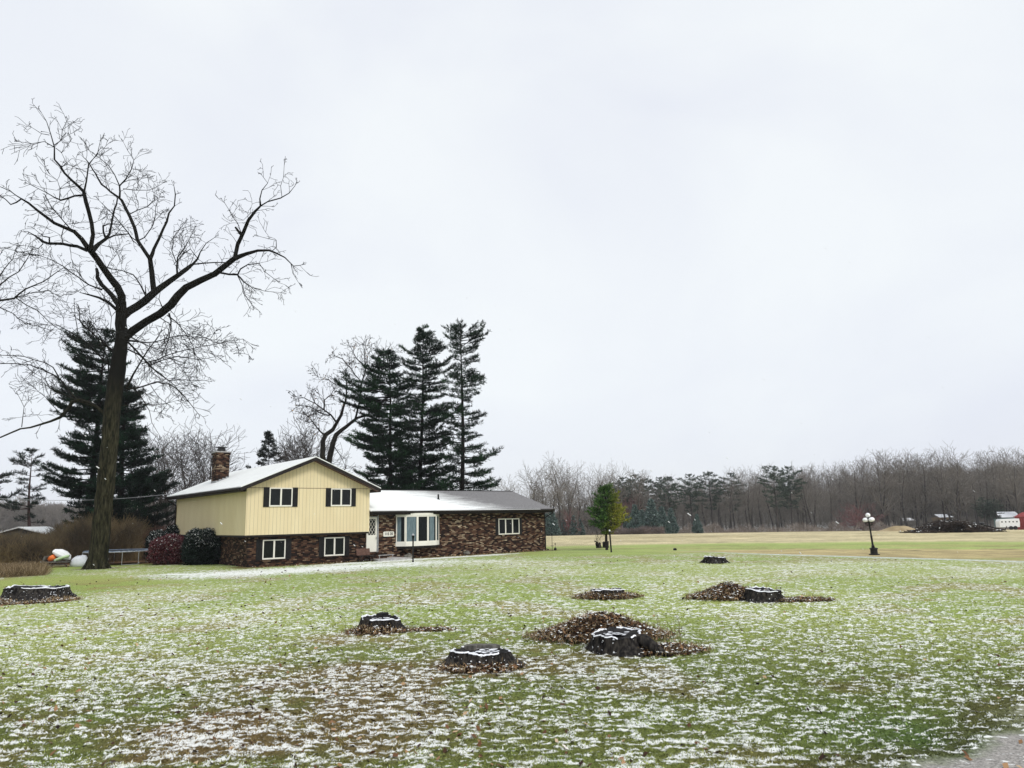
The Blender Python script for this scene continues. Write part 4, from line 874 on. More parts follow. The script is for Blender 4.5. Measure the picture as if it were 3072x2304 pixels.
pine_px('pine_tree', 'rightmost of three tall pines behind the house, open crown with flat upswept tips', 1388, 58, 980,
  [(984, 12, 10), (1000, 26, 50), (1018, 56, 68), (1045, 60, 58), (1068, 16, 46), (1085, 20, 48), (1110, 40, 58), (1140, 50, 64), (1172, 40, 58), (1208, 60, 26), (1230, 80, 30), (1258, 50, 66), (1288, 60, 22), (1310, 65, 58), (1332, 66, 68), (1358, 40, 84), (1385, 58, 128), (1408, 40, 80), (1430, 50, 108), (1447, 55, 118), (1475, 110, 100), (1530, 60, 60)], 1384, seed=23, limbs=250, group=G3, dens=1.05)
GA = 'dark pines behind the oak'
pine_px('pine_tree', 'big dark pine directly behind the oak trunk, higher of the pair', 258, 62, 990,
  [(998, 6, 12), (1014, 60, 20), (1040, 110, 30), (1060, 118, 45), (1100, 112, 55), (1140, 112, 50), (1180, 100, 55), (1222, 140, 90), (1260, 92, 95), (1300, 92, 95), (1340, 80, 60), (1380, 115, 60), (1410, 118, 70), (1440, 118, 70), (1470, 104, 70), (1510, 50, 60), (1560, 55, 60), (1600, 30, 40)], 322, seed=24, limbs=330, leaf=M['needle_dark'], rt=.3, group=GA, dens=1.3)
pine_px('pine_tree', 'lower wider dark pine between the oak and the cream house', 356, 60, 1150,
  [(1158, 6, 8), (1200, 40, 40), (1230, 50, 44), (1270, 60, 44), (1310, 60, 54), (1340, 60, 66), (1380, 70, 84), (1420, 70, 108), (1440, 70, 124), (1480, 60, 122), (1520, 70, 132), (1560, 70, 150), (1600, 60, 140), (1640, 30, 70)], 382, seed=25, limbs=340, leaf=M['needle_dark'], rt=.3, group=GA, dens=1.3)
pine_px('red_pine_tree', 'thin red barked pine with tufty sparse crown at far left', 94, 72, 1352,
  [(1356, 8, 12), (1366, 14, 20), (1384, 52, 26), (1402, 48, 36), (1430, 58, 44), (1455, 30, 45), (1478, 34, 50), (1498, 20, 44), (1525, 76, 16), (1542, 62, 34), (1560, 40, 30)], 93, seed=26, limbs=42, leaf=M['needle_red'], bark=M['redbark'], rt=.16, gap=.55, dens=.75, needle=.30)
pine_px('red_pine_tree', 'sparse pine at the very left edge showing only its branch tips', -70, 66, 1330,
  [(1350, 20, 20), (1400, 50, 60), (1430, 60, 92), (1480, 60, 80), (1505, 60, 100), (1530, 50, 70)], -72, seed=27, limbs=44, leaf=M['needle_red'], bark=M['redbark'], rt=.16, gap=.5, dens=.8, needle=.30)
pine_px('spruce_tree', 'small pointed spruce peeking above the snowy upper roof', 806, 88, 1298,
  [(1302, 3, 3), (1320, 9, 9), (1335, 14, 13), (1350, 24, 20), (1368, 26, 26), (1390, 40, 40), (1450, 60, 60), (1560, 70, 70)], 805, seed=28, limbs=110, leaf=M['needle_red'], needle=.3, nw=.04, rt=.14, up=.1)
m = island('yellowing_pine_needles', [(0, (.014, .035, .012)), (.5, (.045, .11, .025)), (1, (.12, .22, .05))]); t = m.node_tree
c = N(t, 'ShaderNodeTexCoord'); s = N(t, 'ShaderNodeSeparateXYZ'); t.links.new(c.outputs['Object'], s.inputs[0])
nn_ = noise(t, 1.3, 3); a = math_(t, 'ADD', math_(t, 'MULTIPLY', s.outputs['X'], 1.1), math_(t, 'SUBTRACT', nn_.outputs[0], .52)); a = math_(t, 'SUBTRACT', a, math_(t, 'MULTIPLY', math_(t, 'SUBTRACT', s.outputs['Z'], 2.3), .28)); a = math_(t, 'MULTIPLY', math_(t, 'ADD', a, .22), 1.1, True)
old = P(m).inputs['Base Color'].links[0].from_socket; g2 = N(t, 'ShaderNodeNewGeometry')
yl = ramp(t, [(0, (.10, .14, .022)), (.6, (.24, .24, .032)), (1, (.42, .37, .05))]); t.links.new(g2.outputs['Random Per Island'], yl.inputs[0])
t.links.new(mix(t, a, old, yl.outputs[0]), P(m).inputs['Base Color'])
pine_px('young_pine_tree', 'small young pine, green on the left and yellow on the right, out in the field', 1818, 50.5, 1464,
  [(1468, 7, 7), (1488, 22, 22), (1510, 28, 36), (1530, 34, 40), (1548, 46, 42), (1560, 54, 60), (1575, 44, 58), (1588, 30, 34), (1598, 12, 10)], 1815, seed=29, limbs=200, leaf=m, rt=.10, gap=.16, dens=1.1, needle=.17, nw=.017, rise=.25, lk=.85)

# ------------------------------------------------------------------ shrubs by the house
def shrub(name, label, c, blobs, leafm, n, seed, size, snow=.15, stem=True, cat='shrub'):
    root = empty(name, c, 0, label, cat); g = np.random.default_rng(seed); C = []; D = []
    for (x, y, z, a, b, h), k in blobs:
        m_ = int(n*k); d = g.normal(0, 1, (m_, 3)); d /= np.linalg.norm(d, axis=1, keepdims=True); rr = (.55+.45*g.random(m_)**.5)
        lump = .70+.6*fbm(d[:, 0]*2.2+seed, d[:, 2]*2.2+d[:, 1]*1.7, 3, seed)
        p = d*(rr*lump)[:, None]*np.array([a, b, h])+np.array([x, y, z]); k2 = p[:, 2] > .03; C.append(p[k2]); D.append(d[k2])
    C = np.concatenate(C); D = np.concatenate(D); D[:, 2] += .5
    V, Fc = needles(C, D, size, size*.22, 3, g, .8); mobj('foliage', V, Fc, leafm, root)
    w_ = np.clip(D[:, 2]*.8-.2, 0, 1)*(C[:, 2] > C[:, 2].max()*.45); kp = g.random(len(C)) < w_*snow*2
    Cs = C[kp]+np.array([0, 0, size*.5]); Vs, Fs = leafverts(Cs, size*(.30+.4*g.random(len(Cs))), g, .35); mobj('snow', Vs, Fs, M['snowtip'], root)
    S = []
    for k in range(34):
        a = g.random()*6.28; e = C[g.integers(len(C))]; S.append((.12*math.cos(a), .12*math.sin(a), 0, e[0]*.8, e[1]*.8, e[2]*.85, .018, .006))
    v, f_ = segtubes(S, 4); mobj('stems', v, f_, M['bark'], root); return root
yew = island('dark_evergreen_leaves', [(0, (.002, .004, .004)), (.6, (.006, .014, .011)), (1, (.030, .055, .042))])
c = gnd(592, 1696)+Vector((0, .9, 0))
shrub('evergreen_shrub', 'rounded dark evergreen bush with frosted top against the cream side wall', c, [((-.1, 0, .85, 1.15, .95, 1.12), .75), ((.75, .1, .8, .55, .6, 1.0), .2), ((-.55, -.1, 1.5, .45, .4, .45), .12)], yew, 9000, 31, .11, .38)
redm = island('dull_red_leaves', [(0, (.018, .006, .008)), (.45, (.085, .014, .022)), (.8, (.17, .045, .055)), (1, (.32, .24, .24))])
c = gnd(478, 1696)+Vector((0, .85, 0))
shrub('red_shrub', 'wide burgundy red leaved bush next to the dark evergreen bush', c, [((0, 0, .75, 1.0, .85, .88), .9), ((.2, .2, 1.35, .6, .5, .3), .15)], redm, 7500, 32, .10, .15)
c = gnd(424, 1688)+Vector((0, 1.9, 0))
shrub('evergreen_shrub', 'frosty green bush half hidden behind the burgundy red bush', c, [((0, 0, .85, .7, .7, 1.0), .5), ((1.0, .3, 1.15, .9, .6, 1.0), .5)], yew, 6000, 33, .11, .5)

# ------------------------------------------------------------------ stumps
def stump(i, label, seed):
    px, py, dia, h = STUMPS[i]; c = SP[i].copy(); Rr = dia/2; g = random.Random(seed); n = 72
    root = empty('tree_stump', c, g.random()*6, label, 'tree stump', 'cut tree stumps on the lawn')
    ph = [g.random()*6.28 for _ in range(6)]; am = [g.uniform(.4, 1) for _ in range(6)]
    def lob(a): return (am[0]*math.cos(3*a+ph[0])+am[1]*math.cos(5*a+ph[1])*.6+am[2]*math.cos(2*a+ph[2])*.7)
    def rad(a, f):
        fl = .11*Rr*max(0, lob(a)+.9)*(1-f)**1.6*2.0+.14*Rr*(1-f)**2.6
        rg = .030*math.cos(7*a+ph[3]+f*1.2)*math.cos(4*a+ph[5])+.012*math.cos(19*a+ph[4]-f)*math.cos(2*a+ph[1])+.010*math.cos(37*a+ph[5])+.010*g.uniform(-1, 1)
        return Rr*(1+.05*lob(a))+fl+rg*(Rr/.45)*1.0
    tz = [h*(1+.10*math.sin(a_*6.283/n+ph[1])+.05*math.sin(3*a_*6.283/n+ph[2])+.05*math.sin(7*a_*6.283/n+ph[4])*math.sin(2*a_*6.283/n+ph[0])+.05*math.sin(13*a_*6.283/n+ph[3])*max(0, math.sin(a_*6.283/n+ph[5])))+g.uniform(-.004, .004) for a_ in range(n)]
    V = []; Fc = []; lv = [(-.12, 0), (0.0, 0), (.12, .12), (.3, .3), (.5, .5), (.7, .7), (.88, .88), (1.0, 1.0)]
    for f, ff in lv:
        for a_ in range(n):
            a = a_*6.283/n; r_ = rad(a, max(ff, 0)); V.append((r_*math.cos(a), r_*math.sin(a), f*tz[a_] if f > 0 else f*.8))
    for L_ in range(len(lv)-1):
        for a_ in range(n): Fc.append((L_*n+a_, L_*n+(a_+1) % n, (L_+1)*n+(a_+1) % n, (L_+1)*n+a_))
    mobj('bark', V, Fc, M['stump_bark'], root)
    top = V[-n:]; V2 = list(top); F2 = []; rings = [(.86, .0), (.62, -.03), (.35, -.05), (.1, -.06)]
    for s_, dz in rings:
        for a_ in range(n): p = top[a_]; V2.append((p[0]*s_, p[1]*s_, p[2]*.6+h*.4+dz+g.uniform(-.012, .012)))
    for L_ in range(len(rings)):
        for a_ in range(n): F2.append((L_*n+a_, L_*n+(a_+1) % n, (L_+1)*n+(a_+1) % n, (L_+1)*n+a_))
    F2.append(tuple(range(len(rings)*n, (len(rings)+1)*n))); mobj('cut_top', V2, F2, M['stump_top'], root)
    # snow on the rim and flecks on the bark
    V3 = []; F3 = []; 
    for a_ in range(n):
        a = a_*6.283/n; k = max(0, .55+.6*math.sin(a*2+ph[0])+.35*math.sin(5*a+ph[3])+g.uniform(-.03, .03)); wd = (.010+.038*min(k, 1.3)*Rr/.45)*1.0
        p = top[a_]; q = math.hypot(p[0], p[1]); o = (q+.004)/q; ii = (q-wd)/q
        V3 += [(p[0]*o, p[1]*o, p[2]-.004), (p[0]*(o+ii)/2, p[1]*(o+ii)/2, p[2]+.016), (p[0]*ii, p[1]*ii, p[2]-.010)]
    for a_ in range(n):
        if math.sin(a_*6.283/n*2+ph[4]) > .90: continue
        b = a_*3; c_ = ((a_+1) % n)*3
        F3 += [(b, c_, c_+1, b+1), (b+1, c_+1, c_+2, b+2)]
    for k in range(int(34*Rr/.45) if i else 420):
        a = g.random()*6.283; f = g.random()**1.4; r_ = rad(a, f)+.008; z = f*h*.95; s_ = g.uniform(.004, .020); b = len(V3); t_ = Vector((-math.sin(a), math.cos(a), 0)); o = Vector((math.cos(a), math.sin(a), .5))
        pc = Vector((r_*math.cos(a), r_*math.sin(a), z)); V3 += [tuple(pc-t_*s_), tuple(pc-o*s_*.5), tuple(pc+t_*s_*1.3), tuple(pc+Vector((0, 0, s_*1.6)))]; F3.append((b, b+1, b+2, b+3))
    for k in range(14):
        a = g.random()*6.283; q = Rr*.7*g.random(); s_ = g.uniform(.02, .085)*Rr/.45; b = len(V3); m_ = 9
        for j in range(m_): t_ = j*6.283/m_; rr_ = s_*g.uniform(.5, 1.2); V3.append((q*math.cos(a)+rr_*math.cos(t_)*1.5, q*math.sin(a)+rr_*math.sin(t_), h-.012))
        F3.append(tuple(range(b, b+m_)))
    mobj('snow', V3, F3, M['snow'], root)
    return root
labs = ['very wide snow plastered stump cut off by the left edge of the photo', 'small dark stump left of centre with a raised hump on its top',
        'round front stump with a broken grey slab standing at its back', 'nearest right stump with snow ringed top and a long root, in a big leaf mound',
        'low ragged stump in the middle of the lawn with grass growing over it', 'flat topped dark stump with a leaf heap on its left side', 'farthest stump, small and square looking, beside the path']
ST = [stump(i, labs[i], 40+i) for i in range(7)]
q = MB(); rz_ = -ST[3].rotation_euler[2]
q.tube([(.26, -.20, .20), (.40, -.32, .20), (.56, -.46, .08), (.74, -.56, -.04)], [.09, .11, .09, .05], 8); q.tube([(.30, .0, .20), (.50, -.05, .12), (.66, -.08, -.03)], [.08, .08, .05], 8)
o = q.build('root', M['stump_bark'], ST[3], smooth=True); o.rotation_euler = (0, 0, rz_)
def chunk(i, name, pts, hh, mt, off=(0, 0, 0)):
    h = STUMPS[i][3]; v = [(x+off[0], y+off[1], h*.75) for x, y in pts]; q = MB().prism(v, (0, 0, hh+h*.25)); o = q.build(name, mt, ST[i], bevel=.012); o.rotation_euler = (0, 0, -ST[i].rotation_euler[2]); return o
chunk(1, 'raised_wood', [(-.12, .12), (.14, .14), (.10, .32), (-.06, .34)], .07, M['stump_top'])
chunk(2, 'broken_slab', [(-.27, .22), (-.12, .19), (.02, .25), (.16, .19), (.31, .21), (.24, .31), (.08, .35), (-.10, .37), (-.24, .31)], .045, M['grey_wood'])
# leaf mounds, earth under dead leaves
ml = ['big heap of brown leaves behind the nearest right stump', 'low spill of dead leaves and straw to the right of the nearest right stump', 'ring of dark leaves around the low ragged stump', 'brown leaf heap left of the flat topped stump', 'thin brown leaf strip right of the flat topped stump',
      'dark leaf litter around the small stump left of centre', 'small brown leaf patch right of the small humped stump', 'leaf litter around the round front stump', 'brown litter around the wide stump at the left edge']
for k, ((p, rx, ry, h), lb) in enumerate(zip(MP, ml)):
    g = np.random.default_rng(60+k); root = empty('leaf_mound', p, 0, lb, 'leaf pile', 'leaf piles around the stumps')
    n = 40; gx = np.linspace(-1.25, 1.25, n); XX, YY = np.meshgrid(gx, gx); d2 = XX**2+YY**2
    hf = lambda a, b: h*np.exp(-(a*a+b*b)*1.7)*(.75+.5*fbm(a*2.2+k*5, b*2.2, 3, 90+k))+.05*(fbm(a*5+k, b*5, 3, 95)-.5)
    ZZ = hf(XX, YY)-.045*sst(.7, 1.25, np.sqrt(d2))-.01; V = np.stack([XX*rx, YY*ry, ZZ], -1).reshape(-1, 3)
    ii = np.arange(n*n).reshape(n, n); Fc = np.stack([ii[:-1, :-1], ii[:-1, 1:], ii[1:, 1:], ii[1:, :-1]], -1).reshape(-1, 4)
    kp = (d2[:-1, :-1]*(.7+.7*fbm(XX*2+k, YY*2, 3, 7)[:-1, :-1]) < 1.0).ravel(); mobj('soil', V, Fc[kp], M['earth'], root, smooth=True)
    m_ = int(4200*rx*ry/(.75*1.45)); a = g.random(m_)*6.283; q = g.random(m_)**.6*1.0+np.abs(g.normal(0, .16, m_)); x = q*np.cos(a); y = q*np.sin(a)
    V, Fc = leafverts(np.stack([x*rx, y*ry, hf(x, y)+.012+.03*g.random(m_)], -1), .008+.012*g.random(m_)+.028*g.random(m_)**3+p.y*.0006, g, .4); mobj('leaves', V, Fc, M['leaf'], root)
    m_ = int(2000*rx*ry); a = g.random(m_)*6.283; q = .35+g.random(m_)**.7*.9; x = q*np.cos(a); y = q*np.sin(a)
    V, Fc = needles(np.stack([x*rx, y*ry, hf(x, y)], -1), np.tile([0, 0, .5], (m_, 1)), .07, .004+p.y*.0002, 2, g, .7); mobj('dry_grass', V, Fc, M['drygrass'], root)
    m_ = int(650*rx*ry); a = g.random(m_)*6.283; q = g.random(m_)**.5*1.1; x = q*np.cos(a); y = q*np.sin(a)
    V, Fc = leafverts(np.stack([x*rx, y*ry, hf(x, y)+.04], -1), .012+.022*g.random(m_)+p.y*.0006, g, .2); mobj('snow', V, Fc, M['snowtip'], root)
# tall dead stalks beside two stumps
for px, py, lab in ((2040, 1925, 'pale dry weed stalks right of the nearest right stump'), (2330, 1800, 'thin upright weed stalks by the flat topped stump')):
    g = random.Random(px); c = gnd(px, py); q = MB()
    for k in range(9):
        x = g.uniform(-.5, .3); y = g.uniform(-.2, .5); hh = g.uniform(.18, .42); q.tube([(x, y, 0), (x+g.gauss(0, .02), y, hh*.6), (x+g.gauss(0, .05), y+.02, hh)], [.0045, .004, .003], 4)
        for j in range(3): z = hh*(.55+.15*j); q.tube([(x, y, z), (x+g.uniform(-.05, .05), y, z+.05)], .003, 3)
    o = q.build('weed_stalks', M['drygrass']); o.location = c; tag(o, lab, 'dry weeds')
# ------------------------------------------------------------------ lamps, posts and small things
def lamp3(px, py):
    c = gnd(px, py); root = empty('globe_street_lamp', c, 0, 'black cast iron garden lamp with cluster of white globes by the path', 'lamp')
    lean = Matrix.Rotation(R(-3.2), 4, 'Y')
    q = MB(); q.lathe([(.21, 0), (.21, .05), (.175, .07), (.17, .28), (.20, .30), (.20, .34), (.12, .37)], n=4*4); q.box((-.19, -.19, .0), (.19, .19, .045)); base = q.build('pedestal', M['black_metal'], root); 
    q = MB(); q.lathe([(.085, .37), (.075, .45), (.05, .52), (.048, .9), (.058, .93), (.042, .96), (.036, 1.55), (.06, 1.58), (.06, 1.62), (.035, 1.65), (.035, 1.80)], n=12); pole = q.build('pole', M['black_metal'], root, smooth=True)
    objs = [base, pole]
    for k in range(4):
        a = R(45+90*k) if False else R(8+90*k); x, y = .20*math.cos(a), .20*math.sin(a)
        q = MB(); q.tube([(0, 0, 1.55), (x*.5, y*.5, 1.47), (x, y, 1.53), (x, y, 1.60)], .018, 6); q.lathe([(.03, 1.60), (.065, 1.63), (.065, 1.655)], (x, y, 0), 10); ar = q.build('arm', M['black_metal'], root, smooth=True)
        q = MB(); q.lathe([(.05, -.105), (.09, -.075), (.115, -.025), (.117, .02), (.10, .065), (.06, .10), (.02, .116), (.001, .118)], (x, y, 1.76), 18); gl = q.build('globe', M['globe'], root, smooth=True); objs += [ar, gl]
    q = MB(); q.lathe([(.05, -.105), (.09, -.075), (.115, -.025), (.117, .02), (.10, .065), (.06, .10), (.02, .116), (.001, .118)], (0, 0, 1.99), 18); gt = q.build('globe', M['globe'], root, smooth=True)
    q = MB(); q.lathe([(.035, 1.80), (.065, 1.85), (.065, 1.885)], n=10); gc = q.build('globe_cup', M['black_metal'], root); objs += [gt, gc]
    for o in objs[1:]: o.matrix_local = lean
lamp3(2623, 1665)
def post(name, lab, cat, px, py, h, r, parts, lean=0):
    c = gnd(px, py); root = empty(name, c, 0, lab, cat); L_ = Matrix.Rotation(R(lean), 4, 'Y')
    for nm, prof, mt in parts:
        o = MB().lathe(prof, n=12).build(nm, mt, root, smooth=False); o.matrix_local = L_
    return root
post('lamp_post', 'slim black yard lamp post standing before the bay window', 'lamp', 1239, 1686, 1.6, .04,
     [('pole', [(.055, 0), (.055, .06), (.04, .08), (.04, 1.12), (.055, 1.13), (.055, 1.17), (.035, 1.19)], M['black_metal']), ('lantern', [(.05, 1.19), (.075, 1.40), (.07, 1.41)], M['glass']), ('lantern_cap', [(.09, 1.41), (.06, 1.46), (.02, 1.49), (.012, 1.55)], M['grey_metal'])])
post('post', 'dark leaning post with white tip standing right of the young pine', 'post', 1834, 1657, 1.4, .05,
     [('shaft', [(.06, 0), (.05, .05), (.05, 1.28), (.045, 1.29)], M['black_metal']), ('cap', [(.05, 1.29), (.05, 1.36), (.02, 1.38)], M['snow'])], -2.2)
c = gnd(1657, 1652); root = empty('shepherd_hook', c, 0, 'thin dark garden pole beside the far brick corner', 'garden pole')
MB().tube([(0, 0, 0), (0, 0, 1.1), (0, 0, 1.12), (-.03, 0, 1.2)], .016, 5).build('pole', M['black_metal'], root); MB().box((-.10, -.012, .30), (.10, .012, .33)).build('crossbar', M['black_metal'], root)
q = MB(); q.lathe([(.05, 0), (.10, .04), (.09, .14), (.04, .18), (.012, .2), (.012, .38), (.04, .4), (.04, .46), (.01, .48)], n=9); o = q.build('garden_ornament', M['black_metal']); o.location = gnd(1666, 1651); tag(o, 'small dark garden ornament at the foot of the thin pole', 'ornament')
q = MB(); q.box((-.10, -.08, 0), (.10, .08, .10)); q.prism([(-.12, -.10, .10), (.12, -.10, .10), (0, -.10, .15)], (0, .2, 0)); o = q.build('ground_box', M['black_metal'], bevel=.01); o.location = gnd(2025, 1651); tag(o, 'tiny black box low in the grass left of the farthest stump', 'box')
# hollow log stumps at the foot of the young pine
def logs(px, py, lab, tilt, wd, h):
    c = gnd(px, py); root = empty('log_stump', c, 0, lab, 'tree stump'); q = MB(); n = 14; g = random.Random(px)
    pr = [(wd*1.15, -.05), (wd, .1), (wd*.95, h*.7), (wd*1.0, h)]
    q.lathe(pr, n=n); q.v = [(x+z*tilt+g.uniform(-.02, .02), y+g.uniform(-.02, .02), z+(g.uniform(-.06, .05) if z > h*.9 else 0)) for x, y, z in q.v]; q.build('bark', M['stump_bark'], root); return root
a = logs(1797, 1644, 'ragged short log stump leaning left below the young pine', -.15, .20, .36); b = logs(1817, 1643, 'squat dark log stump at the trunk of the young pine', 0, .23, .42)
MB().tube([(-.05, 0, .34), (-.22, .02, .46), (-.33, .0, .50)], [.06, .05, .03], 6).build('broken_branch', M['bark'], a)
g = random.Random(3); S = []
for k in range(7): grow(S, Vector((g.uniform(-.2, .2), 0, .3)), Vector((g.uniform(-.4, .4), 0, 1)).normalized(), g.uniform(.4, .8), .012, 1, g, dict(TW, step=.1, rmin=.006))
v, f_ = segtubes(S, 3); mobj('twigs', v, f_, M['bark'], a)
# bed edging stones beyond the wing
g = random.Random(12)
def rock(px, py, s, lab, sd, z=0):
    g = random.Random(sd); bm = bmesh.new(); bmesh.ops.create_icosphere(bm, subdivisions=3, radius=1)
    for v_ in bm.verts:
        n_ = v_.co.copy(); k = 1+.25*(vnoise(np.array(n_.x*1.7+sd), np.array(n_.y*1.7+n_.z*1.3))-.5)*2; v_.co = Vector((n_.x*s[0]*k, n_.y*s[1]*k, max(n_.z, -.3)*s[2]*k))
    me = bpy.data.meshes.new('rock'); bm.to_mesh(me); bm.free(); me.materials.append(M['rock']); o = bpy.data.objects.new('rock', me); COL.objects.link(o); p = gnd(px, py); o.location = (p.x, p.y, s[2]*.2)
    tag(o, lab, 'rock', 'boulders along the brick wing'); return o
rock(1226, 1676, (.28, .24, .24), 'grey boulder by the brick wall just left of the black lamp post', 3)
rock(1400, 1664, (.27, .22, .22), 'mossy boulder against the brick wall halfway to the far window', 5)
# bench by the door
bn = empty('garden_bench', hloc(6.45, -.75), YAW, 'brown wooden bench with tilted panel back by the front door', 'bench')
q = MB(); T = Matrix.Translation((0, .10, .34)) @ Matrix.Rotation(R(-16), 4, 'X')
for k in range(3): q.box((-.42+k*.28, -.015, 0), (-.42+k*.28+.27, .015, .38), T)
q.box((-.44, .016, .04), (.42, .04, .09), T); q.box((-.44, .016, .28), (.42, .04, .33), T); q.build('backrest', M['brown_wood'], bn)
q = MB(); 
for k in range(4): q.box((-.42, -.36+k*.11, .30), (.42, -.27+k*.11, .325))
q.build('seat', M['dark_trim'], bn)
for x in (-.38, .34):
    for y in (-.33, .05): MB().box((x, y, 0), (x+.05, y+.05, .30)).build('leg', M['dark_trim'], bn)
q = MB(); q.box((-.5, -.012, .32), (.5, .012, .35)); q.tube([(-.42, 0, 0), (-.42, 0, .32)], .015, 5); q.tube([(.42, 0, 0), (.42, 0, .32)], .015, 5)
o = q.build('step_rail', M['grey_metal']); o.location = hloc(7.4, -1.5); o.rotation_euler = (0, 0, YAW); tag(o, 'low pale metal rail beside the front steps', 'rail')
# snow patch sheets along the walk are ground cover; low shrub stubs in the bed
g = np.random.default_rng(8); C = []
for k in range(900):
    u = g.uniform(.4, 20.5); vv = -.15-abs(g.normal(0, .35)); C.append(tuple(hloc(u, vv if u < 7.2 else vv+.4, .02)))
V, Fc = leafverts(np.array(C), .03+.04*g.random(900), g, .6); o = mobj('leaf_litter', V, Fc, M['leaf']); tag(o, 'brown leaf litter blown along the foot of the brick walls', 'leaves', kind='stuff')

# trampoline behind the oak
c = gnd(308, 1698)+Vector((0, 1.6, 0)); tr = empty('trampoline', c, .2, 'round backyard trampoline with blue pad behind the oak trunk', 'trampoline')
q = MB(); n = 40; Rt = 1.85
q.lathe([(Rt-.38, .80), (Rt-.02, .83), (Rt, .78), (Rt-.36, .77)], n=n); q.f = q.f[:-2]; q.build('pad', M['blue_pad'], tr)
q = MB(); q.lathe([(.01, .775), (Rt-.37, .785)], n=n); q.f = q.f[:-2]; q.build('jumping_mat', M['black_metal'], tr)
q = MB(); q.tube([(Rt*math.cos(a*6.283/n), Rt*math.sin(a*6.283/n), .76) for a in range(n+1)], .025, 6); q.build('ring', M['grey_metal'], tr)
for k in range(4):
    a = k*math.pi/2+.4; b = a+.5; p = [(Rt*math.cos(a), Rt*math.sin(a)), (Rt*math.cos(b), Rt*math.sin(b))]
    MB().tube([(*p[0], .76), (*p[0], .03), (*p[1], .03), (*p[1], .76)], .02, 6).build('leg', M['grey_metal'], tr)
# low wooden sandbox bench piled with toys
c = gnd(172, 1701); bx = empty('wooden_platform', c, .1, 'low weathered wooden platform heaped with plastic toys at left', 'platform')
q = MB(); q.box((-.62, -.45, .26), (.75, .5, .32)); q.box((-.60, -.44, .10), (.72, -.40, .16)); q.build('deck', M['grey_wood'], bx)
for x, y in ((-.55, -.40), (.62, -.40), (-.55, .40), (.62, .40)): MB().box((x, y, -.03), (x+.07, y+.07, .26)).build('leg', M['brown_wood'], bx)
MB().prism([(-.80, -.5, -.02), (-.66, -.5, -.02), (-.42, -.5, .62), (-.52, -.5, .64)], (0, .5, 0)).build('leaning_board', M['grey_wood'], bx)
def blob(name, lab, cat, loc, s, mt, rot=(0, 0, 0), prof=None, n=20):
    prof = prof or [(.02, -1), (.55, -.85), (.9, -.4), (1, 0), (.9, .45), (.55, .85), (.02, 1)]
    q = MB().lathe([(r_*1.0, z) for r_, z in prof], n=n); q.v = [(x*s[0], y*s[1], z*s[2]) for x, y, z in q.v]
    o = q.build(name, mt, smooth=True); o.location = loc; o.rotation_euler = rot; tag(o, lab, cat); return o
q = MB(); T = Matrix.Translation(c+Vector((.14, .05, .66))) @ Matrix.Rotation(R(24), 4, 'Y') @ Matrix.Rotation(R(-12), 4, 'X')
sec = [(-.52, .10, .05), (-.44, .26, .16), (-.15, .34, .27), (.2, .33, .27), (.45, .24, .2), (.56, .08, .08)]; b_ = []
for x_, w_, h_ in sec: b_.append([T @ Vector((x_, w_*math.cos(a_), h_*math.sin(a_)*(1.15 if math.sin(a_) > 0 else .7))) for a_ in np.linspace(0, 6.283, 13)[:-1]])
for i in range(len(b_)-1):
    for k in range(12): q.add([b_[i][k], b_[i][(k+1) % 12], b_[i+1][(k+1) % 12], b_[i+1][k]], [(0, 1, 2, 3)])
q.add(b_[0], [tuple(range(12))]); q.add(b_[-1], [tuple(range(12))])
tag(q.build('toy_boat', M['plastic_white']), 'white rounded plastic toy boat tipped up on the platform', 'toy')
blob('toy_barrel', 'orange plastic barrel lying at the left end of the platform', 'toy', c+Vector((-.28, -.15, .50)), (.16, .16, .19), M['plastic_orange'], (0, R(60), 0), prof=[(.6, -1), (.85, -.9), (1, -.3), (1, .3), (.85, .9), (.6, 1)])
q = MB(); q.tube([(.36*math.cos(a), .16*math.sin(a), .12*math.cos(a)) for a in np.linspace(0, 6.283, 25)], .07, 8, False); o = q.build('toy_ring', M['plastic_green'], smooth=True); o.location = c+Vector((.36, -.25, .50)); tag(o, 'pale green plastic ring in front of the white toy boat', 'toy')
q = MB(); g = random.Random(9); n = 14; prf_ = [(.46, 0), (.48, .22), (.40, .42), (.24, .55), (.02, .60)]; q.lathe(prf_, n=n); q.v = [(x*1.25+g.uniform(-.05, .05), y*.8+g.uniform(-.05, .05), z*(1+g.uniform(-.14, .14))) for x, y, z in q.v]
o = q.build('covered_heap', M['snow'], smooth=True); o.location = c+Vector((1.15, .3, .0)); tag(o, 'white snow covered bundle between the toys and the oak', 'bundle')
# shed roof beyond the brush on the left
c = dirx(60, 68); sh = empty('shed', c, R(12), 'low garden shed with snow edged gable roof hidden in the brush', 'shed')
MB().prism([(-3.0, 0, 0), (3.0, 0, 0), (3.0, 0, 1.35), (0, 0, 2.2), (-3.0, 0, 1.35)], (0, 5, 0)).build('wall', M['grey_wood'], sh)
q = MB(); q.prism([(0, -.3, 2.35), (-3.4, -.3, 1.38), (-3.4, -.3, 1.30), (0, -.3, 2.27)], (0, 5.6, 0)); q.prism([(0, -.3, 2.35), (3.4, -.3, 1.38), (3.4, -.3, 1.30), (0, -.3, 2.27)], (0, 5.6, 0)); q.build('roof', M['roof_snow'], sh)
# overhead service wire from the left to the house
a = dirx(-300, 45); a.z = 4.1; b = hloc(-.5, 13, 4.25); q = MB(); pts = []
for k in range(25): f = k/24; p = a.lerp(b, f); p.z -= .9*4*f*(1-f)*.5; pts.append(p)
o = q.tube(pts, .012, 4).build('power_cable', M['grey_metal']); tag(o, 'thin overhead wire sagging from the left edge to the house eave', 'cable')

